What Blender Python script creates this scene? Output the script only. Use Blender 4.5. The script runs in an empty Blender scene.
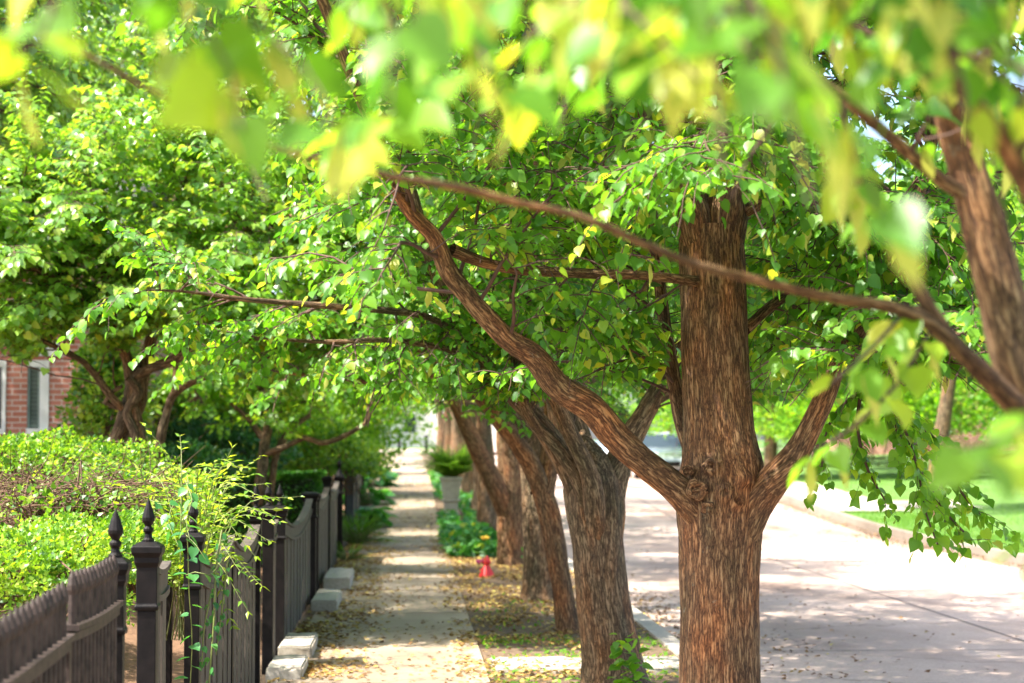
import bpy, math, random
import numpy as np
from mathutils import Vector, Matrix, noise

sc = bpy.context.scene
COL = sc.collection
R = math.radians

# ------------------------------------------------------------------ camera
F = 2000.0
CAMZ = 1.72
YAW = math.atan(102.0 / F)
PITCH = math.atan(98.5 / F)
cam_d = bpy.data.cameras.new("camera")
cam = bpy.data.objects.new("camera", cam_d)
COL.objects.link(cam)
cam.location = (0, 0, CAMZ)
cam.rotation_euler = (math.pi / 2 + PITCH, 0, -YAW)
cam_d.sensor_width = 36.0
cam_d.lens = 36.0 * F / 1024.0
cam_d.clip_start = 0.05
cam_d.clip_end = 6000
cam_d.dof.use_dof = True
cam_d.dof.focus_distance = 9.8
cam_d.dof.aperture_fstop = 3.2
sc.camera = cam
RM = cam.rotation_euler.to_matrix()
RMn = np.array(RM)


def at(px, py, Y):
    """world point seen at pixel px,py at distance Y along the pavement"""
    d = RM @ Vector(((px - 512) / F, -(py - 341.5) / F, -1.0))
    t = Y / d.y
    return Vector((d.x * t, Y, CAMZ + d.z * t))


def proj(P):
    """P (n,3) -> px, py, depth"""
    Q = (np.asarray(P) - np.array([0, 0, CAMZ])) @ RMn
    dep = -Q[:, 2]
    dd = np.where(dep < 0.05, 0.05, dep)
    return 512 + F * Q[:, 0] / dd, 341.5 - F * Q[:, 1] / dd, dep


def gz(Y):
    return np.interp(Y, [-40, 34, 38, 42, 47, 52, 60, 83, 110, 140, 400],
                     [0, 0, .04, .15, .34, .50, .60, .78, 1.05, 1.35, 1.5])


def gzf(Y):
    return float(gz(Y))


# ------------------------------------------------------------------ materials
def new_mat(name):
    m = bpy.data.materials.new(name)
    m.use_nodes = True
    nt = m.node_tree
    for n in list(nt.nodes):
        nt.nodes.remove(n)
    out = nt.nodes.new("ShaderNodeOutputMaterial")
    b = nt.nodes.new("ShaderNodeBsdfPrincipled")
    nt.links.new(b.outputs[0], out.inputs[0])
    return m, nt, b, out


def N(nt, t, **kw):
    n = nt.nodes.new(t)
    for k, v in kw.items():
        if k == 'inp':
            for kk, vv in v.items():
                n.inputs[kk].default_value = vv
        else:
            setattr(n, k, v)
    return n


def ramp(nt, fac, stops):
    r = nt.nodes.new("ShaderNodeValToRGB")
    el = r.color_ramp.elements
    while len(el) < len(stops):
        el.new(0.5)
    for e, (p, c) in zip(el, stops):
        e.position = p
        e.color = (c[0], c[1], c[2], 1)
    nt.links.new(fac, r.inputs[0])
    return r.outputs[0]


def noise_tex(nt, scale, detail=4, rough=.55, vec=None, mapping=None):
    n = N(nt, "ShaderNodeTexNoise", inp={'Scale': scale, 'Detail': detail, 'Roughness': rough})
    if vec is None:
        vec = N(nt, "ShaderNodeTexCoord").outputs['Object']
    if mapping:
        mp = N(nt, "ShaderNodeMapping")
        mp.inputs['Scale'].default_value = mapping
        nt.links.new(vec, mp.inputs[0])
        vec = mp.outputs[0]
    nt.links.new(vec, n.inputs['Vector'])
    return n.outputs['Fac']


def bump(nt, b, h, strength=.5, dist=.01):
    bp = N(nt, "ShaderNodeBump", inp={'Strength': strength, 'Distance': dist})
    nt.links.new(h, bp.inputs['Height'])
    nt.links.new(bp.outputs[0], b.inputs['Normal'])


def mixc(nt, fac, a, c, mode='MIX'):
    m = N(nt, "ShaderNodeMix", data_type='RGBA', blend_type=mode)
    for s, v in ((0, fac), (6, a), (7, c)):
        if isinstance(v, (int, float)):
            m.inputs[s].default_value = v
        elif isinstance(v, tuple):
            m.inputs[s].default_value = (v[0], v[1], v[2], 1)
        else:
            nt.links.new(v, m.inputs[s])
    return m.outputs[2]


def mat_simple(name, c1, c2, scale=6, rough=.7, bstr=.3, bdist=.005, mapping=None, metallic=0, spec=None):
    m, nt, b, out = new_mat(name)
    f = noise_tex(nt, scale, 5, .6, mapping=mapping)
    nt.links.new(ramp(nt, f, [(.3, c1), (.7, c2)]), b.inputs['Base Color'])
    b.inputs['Roughness'].default_value = rough
    b.inputs['Metallic'].default_value = metallic
    if spec is not None:
        b.inputs['Specular IOR Level'].default_value = spec
    if bstr:
        bump(nt, b, f, bstr, bdist)
    return m


def mat_leaf(name, stops, yellow=(.38, .42, .05), trans=.52, rough=.4, spec=.45, tmul=(2.1, 2.0, .6)):
    m, nt, b, out = new_mat(name)
    at_ = N(nt, "ShaderNodeAttribute", attribute_name="tint")
    sep = N(nt, "ShaderNodeSeparateColor")
    nt.links.new(at_.outputs['Color'], sep.inputs[0])
    col = ramp(nt, sep.outputs[0], stops)
    col = mixc(nt, sep.outputs[1], col, yellow)
    nt.links.new(col, b.inputs['Base Color'])
    b.inputs['Roughness'].default_value = rough
    b.inputs['Specular IOR Level'].default_value = spec
    tr = N(nt, "ShaderNodeBsdfTranslucent")
    nt.links.new(mixc(nt, 1.0, col, tuple(tmul), 'MULTIPLY'), tr.inputs[0])
    mx = N(nt, "ShaderNodeMixShader", inp={0: trans})
    nt.links.new(b.outputs[0], mx.inputs[1])
    nt.links.new(tr.outputs[0], mx.inputs[2])
    nt.links.new(mx.outputs[0], out.inputs[0])
    return m


def mat_bark(name, dark, mid, light, sx=84, sz=15, dist=.008):
    m, nt, b, out = new_mat(name)
    a = N(nt, "ShaderNodeAttribute", attribute_name="bk").outputs['Vector']
    n0 = N(nt, "ShaderNodeTexNoise", inp={'Scale': 6.0, 'Detail': 3, 'Roughness': .6})
    nt.links.new(a, n0.inputs['Vector'])
    wob = N(nt, "ShaderNodeVectorMath", operation='MULTIPLY_ADD')
    nt.links.new(n0.outputs['Color'], wob.inputs[0])
    wob.inputs[1].default_value = (.022, .022, .10)
    nt.links.new(a, wob.inputs[2])
    mp = N(nt, "ShaderNodeMapping")
    mp.inputs['Scale'].default_value = (sx, sx, sz)
    nt.links.new(wob.outputs[0], mp.inputs[0])
    def fissure(scale, stretch, gain):
        n_ = noise_tex(nt, 1.0, 3, .5, vec=wob.outputs[0], mapping=(scale, scale, stretch))
        q = N(nt, "ShaderNodeMath", operation='SUBTRACT'); nt.links.new(n_, q.inputs[0]); q.inputs[1].default_value = .5
        q2 = N(nt, "ShaderNodeMath", operation='ABSOLUTE'); nt.links.new(q.outputs[0], q2.inputs[0])
        q3 = N(nt, "ShaderNodeMath", operation='MULTIPLY'); q3.use_clamp = True; nt.links.new(q2.outputs[0], q3.inputs[0]); q3.inputs[1].default_value = gain
        return q3.outputs[0]
    f1 = fissure(sx * .55, sz * .32, 11)
    f2 = fissure(sx * 1.1, sz * .7, 9)
    ff = N(nt, "ShaderNodeMath", operation='MULTIPLY'); nt.links.new(f1, ff.inputs[0]); nt.links.new(f2, ff.inputs[1])
    n1 = noise_tex(nt, 1.0, 8, .75, vec=mp.outputs[0])
    grain = noise_tex(nt, 190, 4, .8, vec=a, mapping=(1, 1, .4))
    h = N(nt, "ShaderNodeMath", operation='MULTIPLY_ADD'); nt.links.new(n1, h.inputs[0]); h.inputs[1].default_value = .5
    hm = N(nt, "ShaderNodeMath", operation='MULTIPLY'); nt.links.new(ff.outputs[0], hm.inputs[0]); hm.inputs[1].default_value = .42
    nt.links.new(hm.outputs[0], h.inputs[2])
    h2 = N(nt, "ShaderNodeMath", operation='MULTIPLY_ADD'); nt.links.new(grain, h2.inputs[0]); h2.inputs[1].default_value = .55
    nt.links.new(h.outputs[0], h2.inputs[2])
    col = ramp(nt, h2.outputs[0], [(.50, dark), (.72, mid), (.86, tuple((x + y) * .5 for x, y in zip(mid, light))), (1.0, light)])
    n2 = noise_tex(nt, 4, 3, .6, vec=a, mapping=(1.6, 1.6, .5))
    warm = ramp(nt, n2, [(.32, (.62, .72, .70)), (.5, (1, .96, .92)), (.68, (1.45, 1.05, .78))])
    col = mixc(nt, 1.0, col, warm, 'MULTIPLY')
    li = noise_tex(nt, 14, 4, .7, vec=a)
    col = mixc(nt, ramp(nt, li, [(.66, (0, 0, 0)), (.74, (.35, .35, .35))]), col, (.33, .34, .26))
    nt.links.new(col, b.inputs['Base Color'])
    b.inputs['Roughness'].default_value = .8
    b.inputs['Specular IOR Level'].default_value = .3
    bump(nt, b, h2.outputs[0], 1.0, dist)
    return m


LEAF = mat_leaf("linden_leaf", [(0, (.04, .13, .016)), (.45, (.085, .23, .022)), (.8, (.15, .32, .03)), (1, (.26, .42, .04))])
LEAF_WARM = mat_leaf("yellow_green_leaf", [(0, (.07, .20, .02)), (.5, (.15, .32, .03)), (1, (.30, .46, .04))])
LEAF_COOL = mat_leaf("garden_tree_leaf", [(0, (.08, .20, .035)), (.5, (.17, .33, .05)), (1, (.33, .50, .08))], rough=.28, spec=.9, trans=.42)
SHRUB = mat_leaf("shrub_leaf", [(0, (.03, .10, .012)), (.5, (.12, .26, .022)), (1, (.33, .46, .05))], trans=.38)
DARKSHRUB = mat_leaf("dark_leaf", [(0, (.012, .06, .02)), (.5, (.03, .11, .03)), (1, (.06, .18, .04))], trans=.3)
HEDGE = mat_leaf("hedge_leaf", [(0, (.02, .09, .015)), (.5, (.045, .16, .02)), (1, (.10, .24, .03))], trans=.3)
PERENNIAL = mat_leaf("perennial_leaf", [(0, (.03, .13, .04)), (.5, (.06, .22, .06)), (1, (.14, .32, .10))], trans=.4)
GRASSM = mat_leaf("grass_blade", [(0, (.05, .15, .015)), (.5, (.10, .24, .02)), (1, (.18, .32, .04))], trans=.35, rough=.6, spec=.2)
LITTER = mat_leaf("dry_leaf", [(0, (.12, .06, .028)), (.5, (.27, .16, .055)), (1, (.50, .36, .10))], yellow=(.6, .5, .14), trans=.15, rough=.7, spec=.2, tmul=(1.2, 1.1, .8))
BARK = mat_bark("linden_bark", (.050, .025, .013), (.21, .112, .052), (.40, .25, .13))
BARK_GREY = mat_bark("grey_brown_bark", (.045, .027, .015), (.18, .118, .066), (.36, .25, .15), 70, 13)
TWIG = mat_simple("twig_bark", (.045, .022, .016), (.12, .06, .04), 20, .8, .3, .002)
STEM = mat_simple("green_stem", (.10, .14, .03), (.20, .22, .06), 20, .6, 0)
DRYTWIG = mat_simple("dry_twig", (.05, .026, .014), (.17, .095, .05), 30, .85, 0)
IRON = mat_simple("black_iron", (.0025, .0022, .0022), (.010, .0075, .007), 14, .5, .5, .003, spec=.16)
IRON_BLUE = mat_simple("blue_grey_iron", (.025, .03, .038), (.06, .066, .075), 14, .4, .4, .002)
BOARD = mat_simple("weathered_board", (.028, .021, .017), (.125, .098, .078), 9, .7, .6, .004, mapping=(3, 3, .35))
BRONZE = mat_simple("weathered_picket_iron", (.014, .010, .008), (.075, .052, .042), 22, .6, .5, .003, spec=.25)


def mat_concrete(name, a, b_, stain, joints=None, st=.6, cw=.006, cs=.42):
    m, nt, b, out = new_mat(name)
    tc = N(nt, "ShaderNodeTexCoord").outputs['Object']
    f1 = noise_tex(nt, .9, 6, .65, vec=tc)
    f2 = noise_tex(nt, 45, 5, .7, vec=tc)
    f3 = noise_tex(nt, .35, 4, .6, vec=tc, mapping=(1.0, .35, 1))
    c = ramp(nt, f1, [(.3, a), (.7, b_)])
    c = mixc(nt, ramp(nt, f3, [(.48, (0, 0, 0)), (.66, (st, st, st))]), c, stain)
    g = ramp(nt, f2, [(.3, (.72, .72, .72)), (.7, (1.12, 1.12, 1.12))])
    c = mixc(nt, 1.0, c, g, 'MULTIPLY')
    # hairline cracks
    v = N(nt, "ShaderNodeTexVoronoi", feature='DISTANCE_TO_EDGE', inp={'Scale': cs})
    wv = N(nt, "ShaderNodeVectorMath", operation='ADD')
    nn = N(nt, "ShaderNodeTexNoise", inp={'Scale': 1.7, 'Detail': 6})
    nt.links.new(tc, nn.inputs['Vector'])
    nt.links.new(tc, wv.inputs[0]); nt.links.new(nn.outputs['Color'], wv.inputs[1])
    nt.links.new(wv.outputs[0], v.inputs['Vector'])
    ck = ramp(nt, v.outputs[0], [(.0, (.35, .3, .27)), (cw, (1, 1, 1))])
    c = mixc(nt, .7, c, mixc(nt, 1.0, c, ck, 'MULTIPLY'))
    nt.links.new(c, b.inputs['Base Color'])
    b.inputs['Roughness'].default_value = .82
    bump(nt, b, f2, .4, .003)
    return m


ROADM = mat_concrete("street_concrete", (.42, .305, .24), (.54, .415, .345), (.22, .135, .095), st=.85, cw=.009, cs=.3)
WALKM = mat_concrete("pavement_concrete", (.29, .215, .145), (.44, .345, .25), (.13, .082, .05), st=.85, cw=.008)
KERBM = mat_concrete("kerb_concrete", (.36, .31, .26), (.50, .45, .39), (.2, .16, .12))
GUTTERM = mat_concrete("gutter_dirt_and_kerb_shade", (.16, .105, .07), (.27, .19, .14), (.08, .05, .03))  # brown leaf dirt, with the far kerb's shade put into the colour
KERBF = mat_concrete("darker_kerb_concrete", (.22, .18, .145), (.34, .29, .24), (.14, .10, .07))  # far kerb, a darker tone than the near kerb
STONEM = mat_concrete("step_stone", (.36, .32, .26), (.50, .45, .38), (.2, .16, .11))
JOINTM = mat_simple("tar_joint", (.03, .027, .026), (.07, .06, .055), 10, .8, 0)
SOIL = mat_simple("soil", (.07, .042, .024), (.20, .13, .075), 14, .95, .8, .02)
GRASSG = mat_simple("lawn_ground", (.05, .12, .018), (.11, .21, .03), 5, .95, .6, .02)
MULCH = mat_simple("mulch", (.09, .045, .022), (.24, .13, .065), 25, .95, .9, .02)


def mat_brick():
    m, nt, b, out = new_mat("red_brick")
    tc = N(nt, "ShaderNodeTexCoord").outputs['Object']
    sp_ = N(nt, "ShaderNodeSeparateXYZ"); nt.links.new(tc, sp_.inputs[0])
    ad = N(nt, "ShaderNodeMath", operation='ADD'); nt.links.new(sp_.outputs[0], ad.inputs[0]); nt.links.new(sp_.outputs[1], ad.inputs[1])
    mp = N(nt, "ShaderNodeCombineXYZ"); nt.links.new(ad.outputs[0], mp.inputs[0]); nt.links.new(sp_.outputs[2], mp.inputs[1])
    br = N(nt, "ShaderNodeTexBrick", inp={'Scale': 1.0, 'Mortar Size': .008, 'Brick Width': .21, 'Row Height': .072, 'Bias': 0.0})
    br.inputs['Color1'].default_value = (.40, .13, .085, 1)
    br.inputs['Color2'].default_value = (.52, .20, .14, 1)
    br.inputs['Mortar'].default_value = (.55, .45, .40, 1)
    nt.links.new(mp.outputs[0], br.inputs['Vector'])
    nt.links.new(br.outputs[0], b.inputs['Base Color'])
    b.inputs['Roughness'].default_value = .85
    bump(nt, b, br.outputs['Fac'], -.6, .01)
    return m


BRICK = mat_brick()
WHITEP = mat_simple("white_paint", (.66, .64, .62), (.80, .79, .77), 4, .5, .1)
SHUTTERM = mat_simple("grey_green_paint", (.12, .17, .15), (.20, .26, .23), 6, .5, .1)
ROOFM = mat_simple("slate_roof", (.08, .08, .09), (.18, .17, .18), 5, .8, .4)
CREAM = mat_simple("cream_render", (.62, .58, .52), (.74, .71, .66), 2, .8, .2)
TERRA = mat_simple("cast_stone", (.50, .43, .35), (.68, .61, .52), 9, .85, .5, .004)
REDP = mat_simple("red_plastic", (.55, .015, .02), (.70, .03, .03), 8, .4, 0)
PINKP = mat_simple("pink_petal", (.65, .05, .18), (.75, .10, .25), 8, .5, 0)
YELP = mat_simple("yellow_petal", (.75, .42, .02), (.85, .6, .05), 8, .6, 0)
RUBBER = mat_simple("rubber", (.01, .01, .01), (.025, .025, .025), 8, .8, 0)
CHROME = mat_simple("chrome", (.6, .6, .6), (.7, .7, .7), 3, .15, 0, metallic=1)
PAINT_S = mat_simple("silver_car_paint", (.40, .44, .48), (.46, .50, .54), 2, .25, 0, metallic=.5)
PAINT_B = mat_simple("pale_blue_car_paint", (.35, .45, .55), (.42, .52, .60), 2, .25, 0, metallic=.3)


def mat_glass():
    m, nt, b, out = new_mat("dark_window_glass")
    b.inputs['Base Color'].default_value = (.03, .045, .05, 1)
    b.inputs['Roughness'].default_value = .05
    b.inputs['Specular IOR Level'].default_value = .9
    return m


GLASS = mat_glass()
HEADL = mat_simple("headlight_lens", (.75, .78, .8), (.85, .88, .9), 3, .1, 0)


# ------------------------------------------------------------------ object helpers
def props(o, label=None, cat=None, group=None, kind=None):
    if label: o['label'] = label
    if cat: o['category'] = cat
    if group: o['group'] = group
    if kind: o['kind'] = kind
    return o


def thing(name, label, cat, loc=(0, 0, 0), rz=0, group=None):
    o = bpy.data.objects.new(name, None)
    o.empty_display_size = .2
    o.location = loc
    o.rotation_euler = (0, 0, rz)
    COL.objects.link(o)
    return props(o, label, cat, group)


def link(name, me, parent=None, keep_world=True):
    o = bpy.data.objects.new(name, me)
    COL.objects.link(o)
    if parent is not None:
        o.parent = parent
        if keep_world:      # mesh was written in world coordinates
            loc = parent.location
            rz = parent.rotation_euler[2]
            o.matrix_parent_inverse = (Matrix.Translation(loc) @ Matrix.Rotation(rz, 4, 'Z')).inverted()
    return o


def copy_thing(src, loc, rz=0, s=1.0, label=None, group=None, ctr=[0]):
    c = src.copy(); COL.objects.link(c)
    c.location = loc; c.rotation_euler = (0, 0, rz); c.scale = (s, s, s)
    if label: c['label'] = label
    if group: c['group'] = group
    for ch in list(src.children):
        k = ch.copy(); COL.objects.link(k); k.parent = c
        for g in list(ch.children):
            q = g.copy(); COL.objects.link(q); q.parent = k
    return c


def np_mesh(name, V, faces, mats, tint=None, fmat=None, bk=None, smooth=False):
    """faces: list of (array (n,k)) blocks"""
    me = bpy.data.meshes.new(name)
    V = np.asarray(V, dtype=np.float32)
    loops = np.concatenate([f.reshape(-1) for f in faces]).astype(np.int32)
    tot = np.concatenate([np.full(len(f), f.shape[1], dtype=np.int32) for f in faces])
    st = np.concatenate([[0], np.cumsum(tot)[:-1]]).astype(np.int32)
    me.vertices.add(len(V)); me.vertices.foreach_set("co", V.reshape(-1))
    me.loops.add(len(loops)); me.loops.foreach_set("vertex_index", loops)
    me.polygons.add(len(tot))
    me.polygons.foreach_set("loop_start", st)
    me.polygons.foreach_set("loop_total", tot)
    if smooth:
        me.polygons.foreach_set("use_smooth", np.ones(len(tot), dtype=bool))
    if fmat is not None:
        me.polygons.foreach_set("material_index", np.asarray(fmat, dtype=np.int32))
    for m in mats:
        me.materials.append(m)
    if tint is not None:
        a = me.attributes.new("tint", 'FLOAT_COLOR', 'POINT')
        a.data.foreach_set("color", np.asarray(tint, dtype=np.float32).reshape(-1))
    if bk is not None:
        a = me.attributes.new("bk", 'FLOAT_VECTOR', 'POINT')
        a.data.foreach_set("vector", np.asarray(bk, dtype=np.float32).reshape(-1))
    me.update(calc_edges=True)
    me.validate()
    return me


class MB:
    """collect boxes, prisms, lathes into one mesh (world coordinates)"""
    def __init__(s):
        s.v = []; s.f = []

    def add(s, vs, fs):
        b = len(s.v)
        s.v += [tuple(v) for v in vs]
        s.f += [tuple(i + b for i in f) for f in fs]

    def box(s, x0, x1, y0, y1, z0, z1):
        s.add([(x0, y0, z0), (x1, y0, z0), (x1, y1, z0), (x0, y1, z0), (x0, y0, z1), (x1, y0, z1), (x1, y1, z1), (x0, y1, z1)],
              [(0, 3, 2, 1), (4, 5, 6, 7), (0, 1, 5, 4), (1, 2, 6, 5), (2, 3, 7, 6), (3, 0, 4, 7)])

    def stack(s, cx, cy, prof, n=4, rot=math.pi / 4):
        """prof: list of (half width, z): square (n=4) or round profile"""
        k = math.sqrt(2) if n == 4 else 1
        vs = []; fs = []
        for (r, z) in prof:
            for i in range(n):
                a = rot + i * 2 * math.pi / n
                vs.append((cx + r * k * math.cos(a), cy + r * k * math.sin(a), z))
        for j in range(len(prof) - 1):
            for i in range(n):
                fs.append((j * n + i, j * n + (i + 1) % n, (j + 1) * n + (i + 1) % n, (j + 1) * n + i))
        fs.append(tuple(range(n - 1, -1, -1)))
        fs.append(tuple((len(prof) - 1) * n + i for i in range(n)))
        s.add(vs, fs)

    def build(s, name, mat, parent=None, bev=0, smooth=False):
        me = bpy.data.meshes.new(name)
        me.from_pydata(s.v, [], s.f)
        me.materials.append(mat)
        if smooth:
            me.polygons.foreach_set("use_smooth", [True] * len(me.polygons))
        me.update()
        o = link(name, me, parent)
        if bev:
            md = o.modifiers.new("bevel", 'BEVEL'); md.width = bev; md.segments = 2; md.limit_method = 'ANGLE'
        return o


# ------------------------------------------------------------------ tubes
def catmull(P, Rr, step):
    P = [np.array(p, dtype=float) for p in P]
    P2 = [2 * P[0] - P[1]] + P + [2 * P[-1] - P[-2]]
    out = []; ro = []
    for i in range(len(P) - 1):
        a, b, c, d = P2[i:i + 4]
        L = np.linalg.norm(c - b)
        n = max(1, int(L / step))
        for k in range(n):
            t = k / n
            out.append(.5 * ((2 * b) + (-a + c) * t + (2 * a - 5 * b + 4 * c - d) * t * t + (-a + 3 * b - 3 * c + d) * t ** 3))
            ro.append(Rr[i] * (1 - t) + Rr[i + 1] * t)
    out.append(P[-1]); ro.append(Rr[-1])
    return np.array(out), np.array(ro)


def tube_geo(P, Rr, sides, s0=0.0):
    P = np.asarray(P, float); n = len(P)
    T = np.gradient(P, axis=0)
    T /= np.linalg.norm(T, axis=1)[:, None] + 1e-9
    a = np.array([1.0, 0, 0]) if abs(T[0][0]) < .8 else np.array([0, 1.0, 0])
    U = np.zeros((n, 3))
    u = a - T[0] * a.dot(T[0]); u /= np.linalg.norm(u)
    for i in range(n):
        u = u - T[i] * u.dot(T[i]); u /= np.linalg.norm(u) + 1e-9
        U[i] = u
    W = np.cross(T, U)
    th = np.arange(sides) * 2 * math.pi / sides
    c, s = np.cos(th), np.sin(th)
    dirs = U[:, None, :] * c[None, :, None] + W[:, None, :] * s[None, :, None]
    V = P[:, None, :] + dirs * np.asarray(Rr)[:, None, None]
    S = s0 + np.concatenate([[0], np.cumsum(np.linalg.norm(np.diff(P, axis=0), axis=1))])
    rr = np.asarray(Rr)
    BK = np.stack([c[None, :] * rr[:, None], s[None, :] * rr[:, None], np.repeat(S[:, None], sides, 1)], axis=2)
    i = np.arange(n - 1)[:, None] * sides; j = np.arange(sides)[None, :]; j2 = (j + 1) % sides
    Fq = np.stack([i + j, i + j2, i + sides + j2, i + sides + j], axis=2).reshape(-1, 4)
    return V.reshape(-1, 3), Fq, BK.reshape(-1, 3), dirs.reshape(-1, 3)


class Tubes:
    def __init__(s):
        s.V = []; s.F = []; s.B = []; s.n = 0

    def add(s, P, Rr, sides=6, disp=0.0, knots=(), off=0.0, hi=1.0):
        V, Fq, BK, D = tube_geo(P, Rr, sides, off)
        if disp:
            out = np.zeros(len(V))
            for k in range(len(V)):
                b = BK[k]
                q = Vector((b[0] * 26 * hi, b[1] * 26 * hi, b[2] * 2.6 + off))
                r1 = abs(noise.noise(q))
                q2 = Vector((b[0] * 7, b[1] * 7, b[2] * 1.3 + off + 9))
                out[k] = disp * (min(r1 * 2.6, 1) - .55) + disp * 1.7 * noise.noise(q2)
                if knots:
                    w = V[k]
                    for (kc, kr, kh) in knots:
                        d = math.sqrt((w[0] - kc[0]) ** 2 + (w[1] - kc[1]) ** 2 + (w[2] - kc[2]) ** 2) / kr
                        if d < 2.4:
                            out[k] += kh * (math.exp(-((d - .8) / .35) ** 2) - .75 * math.exp(-(d / .33) ** 2)) + .4 * kh * math.exp(-d * d)
            V = V + D * out[:, None]
        s.V.append(V); s.F.append(Fq + s.n); s.B.append(BK); s.n += len(V)

    def mesh(s, name, mat):
        return np_mesh(name, np.concatenate(s.V), [np.concatenate(s.F)], [mat], bk=np.concatenate(s.B), smooth=True)


# ------------------------------------------------------------------ leaves
def heart():
    v = [(0, 0, 0), (0, .42, -.02), (0, 1.0, -.16),
         (.24, -.10, .03), (.46, .14, .08), (.43, .45, .07), (.2, .78, -.02),
         (-.24, -.10, .03), (-.46, .14, .08), (-.43, .45, .07), (-.2, .78, -.02)]
    f4 = [(0, 3, 4, 1), (1, 5, 6, 2), (0, 1, 8, 7), (1, 2, 10, 9)]
    f3 = [(1, 4, 5), (1, 9, 8)]
    return np.array(v), [np.array(f4), np.array(f3)]


def kite():
    v = [(0, 0, 0), (.42, .35, .08), (0, 1, -.08), (-.42, .35, .08)]
    return np.array(v), [np.array([(0, 1, 2), (0, 2, 3)])]


def strap():
    v = [(0, 0, 0), (.13, .2, 0), (.16, .6, .06), (0, 1, -.02), (-.16, .6, .06), (-.13, .2, 0)]
    return np.array(v), [np.array([(0, 1, 2, 3), (0, 3, 4, 5)])]


def blade():
    v = [(-.035, 0, 0), (.035, 0, 0), (.02, .6, .08), (0, 1, .28), (-.02, .6, .08)]
    return np.array(v), [np.array([(0, 1, 2, 3), (0, 3, 4, 0)])[:, :4]][:0] + [np.array([(0, 1, 2, 4)]), np.array([(4, 2, 3)])]


def lance():
    v = [(0, 0, 0), (.2, .35, .05), (0, 1, -.1), (-.2, .35, .05), (0, .4, -.02)]
    return np.array(v), [np.array([(0, 1, 4), (1, 2, 4), (2, 3, 4), (3, 0, 4)])]


def leaf_mesh(name, pos, axis, nrm, size, tint, tmpl, mats, tube=None, tube_mat_index=1, extra=None):
    if extra is not None:
        a = leaf_geo(pos, axis, nrm, size, tint, tmpl); b = leaf_geo(*extra[:6])
        n = len(a[0])
        fm = np.concatenate([np.zeros(sum(len(f) for f in a[1])), np.ones(sum(len(f) for f in b[1]))])
        return np_mesh(name, np.concatenate([a[0], b[0]]), a[1] + [f + n for f in b[1]], mats + [extra[6]], tint=np.concatenate([a[2], b[2]]), fmat=fm)
    return leaf_mesh1(name, pos, axis, nrm, size, tint, tmpl, mats, tube, tube_mat_index)


def leaf_geo(pos, axis, nrm, size, tint, tmpl):
    tv, tf = tmpl
    pos = np.asarray(pos, float); axis = np.asarray(axis, float); nrm = np.asarray(nrm, float)
    axis = axis / (np.linalg.norm(axis, axis=1)[:, None] + 1e-9)
    nrm = nrm - axis * np.sum(nrm * axis, axis=1)[:, None]
    nrm = nrm / (np.linalg.norm(nrm, axis=1)[:, None] + 1e-9)
    sx = np.cross(axis, nrm)
    size = np.asarray(size)[:, None, None]
    V = pos[:, None, :] + size * (sx[:, None, :] * tv[None, :, 0:1] + axis[:, None, :] * tv[None, :, 1:2] + nrm[:, None, :] * tv[None, :, 2:3])
    n, k = len(pos), len(tv)
    base = (np.arange(n) * k)[:, None, None]
    T = np.repeat(np.asarray(tint, float), k, axis=0)
    return V.reshape(-1, 3), [(base + f[None]).reshape(-1, f.shape[1]) for f in tf], np.concatenate([T, np.zeros((len(T), 1)), np.ones((len(T), 1))], axis=1)


def leaf_mesh1(name, pos, axis, nrm, size, tint, tmpl, mats, tube=None, tube_mat_index=1):
    tv, tf = tmpl
    pos = np.asarray(pos, float); axis = np.asarray(axis, float); nrm = np.asarray(nrm, float)
    axis = axis / (np.linalg.norm(axis, axis=1)[:, None] + 1e-9)
    nrm = nrm - axis * np.sum(nrm * axis, axis=1)[:, None]
    nrm = nrm / (np.linalg.norm(nrm, axis=1)[:, None] + 1e-9)
    sx = np.cross(axis, nrm)
    size = np.asarray(size)[:, None, None]
    V = pos[:, None, :] + size * (sx[:, None, :] * tv[None, :, 0:1] + axis[:, None, :] * tv[None, :, 1:2] + nrm[:, None, :] * tv[None, :, 2:3])
    n, k = len(pos), len(tv)
    V = V.reshape(-1, 3)
    base = (np.arange(n) * k)[:, None, None]
    faces = [(base + f[None]).reshape(-1, f.shape[1]) for f in tf]
    T = np.repeat(np.asarray(tint), k, axis=0)
    T = np.concatenate([T, np.zeros((len(T), 1)), np.ones((len(T), 1))], axis=1)
    fm = None
    if tube is not None and tube.n:
        tvv = np.concatenate(tube.V); tff = np.concatenate(tube.F) + len(V)
        fm = np.concatenate([np.zeros(sum(len(f) for f in faces)), np.full(len(tff), tube_mat_index)])
        V = np.concatenate([V, tvv]); faces.append(tff)
        T = np.concatenate([T, np.zeros((len(tvv), 4))])
    return np_mesh(name, V, faces, mats, tint=T, fmat=fm)


def unit(v):
    return v / (np.linalg.norm(v) + 1e-9)


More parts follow.
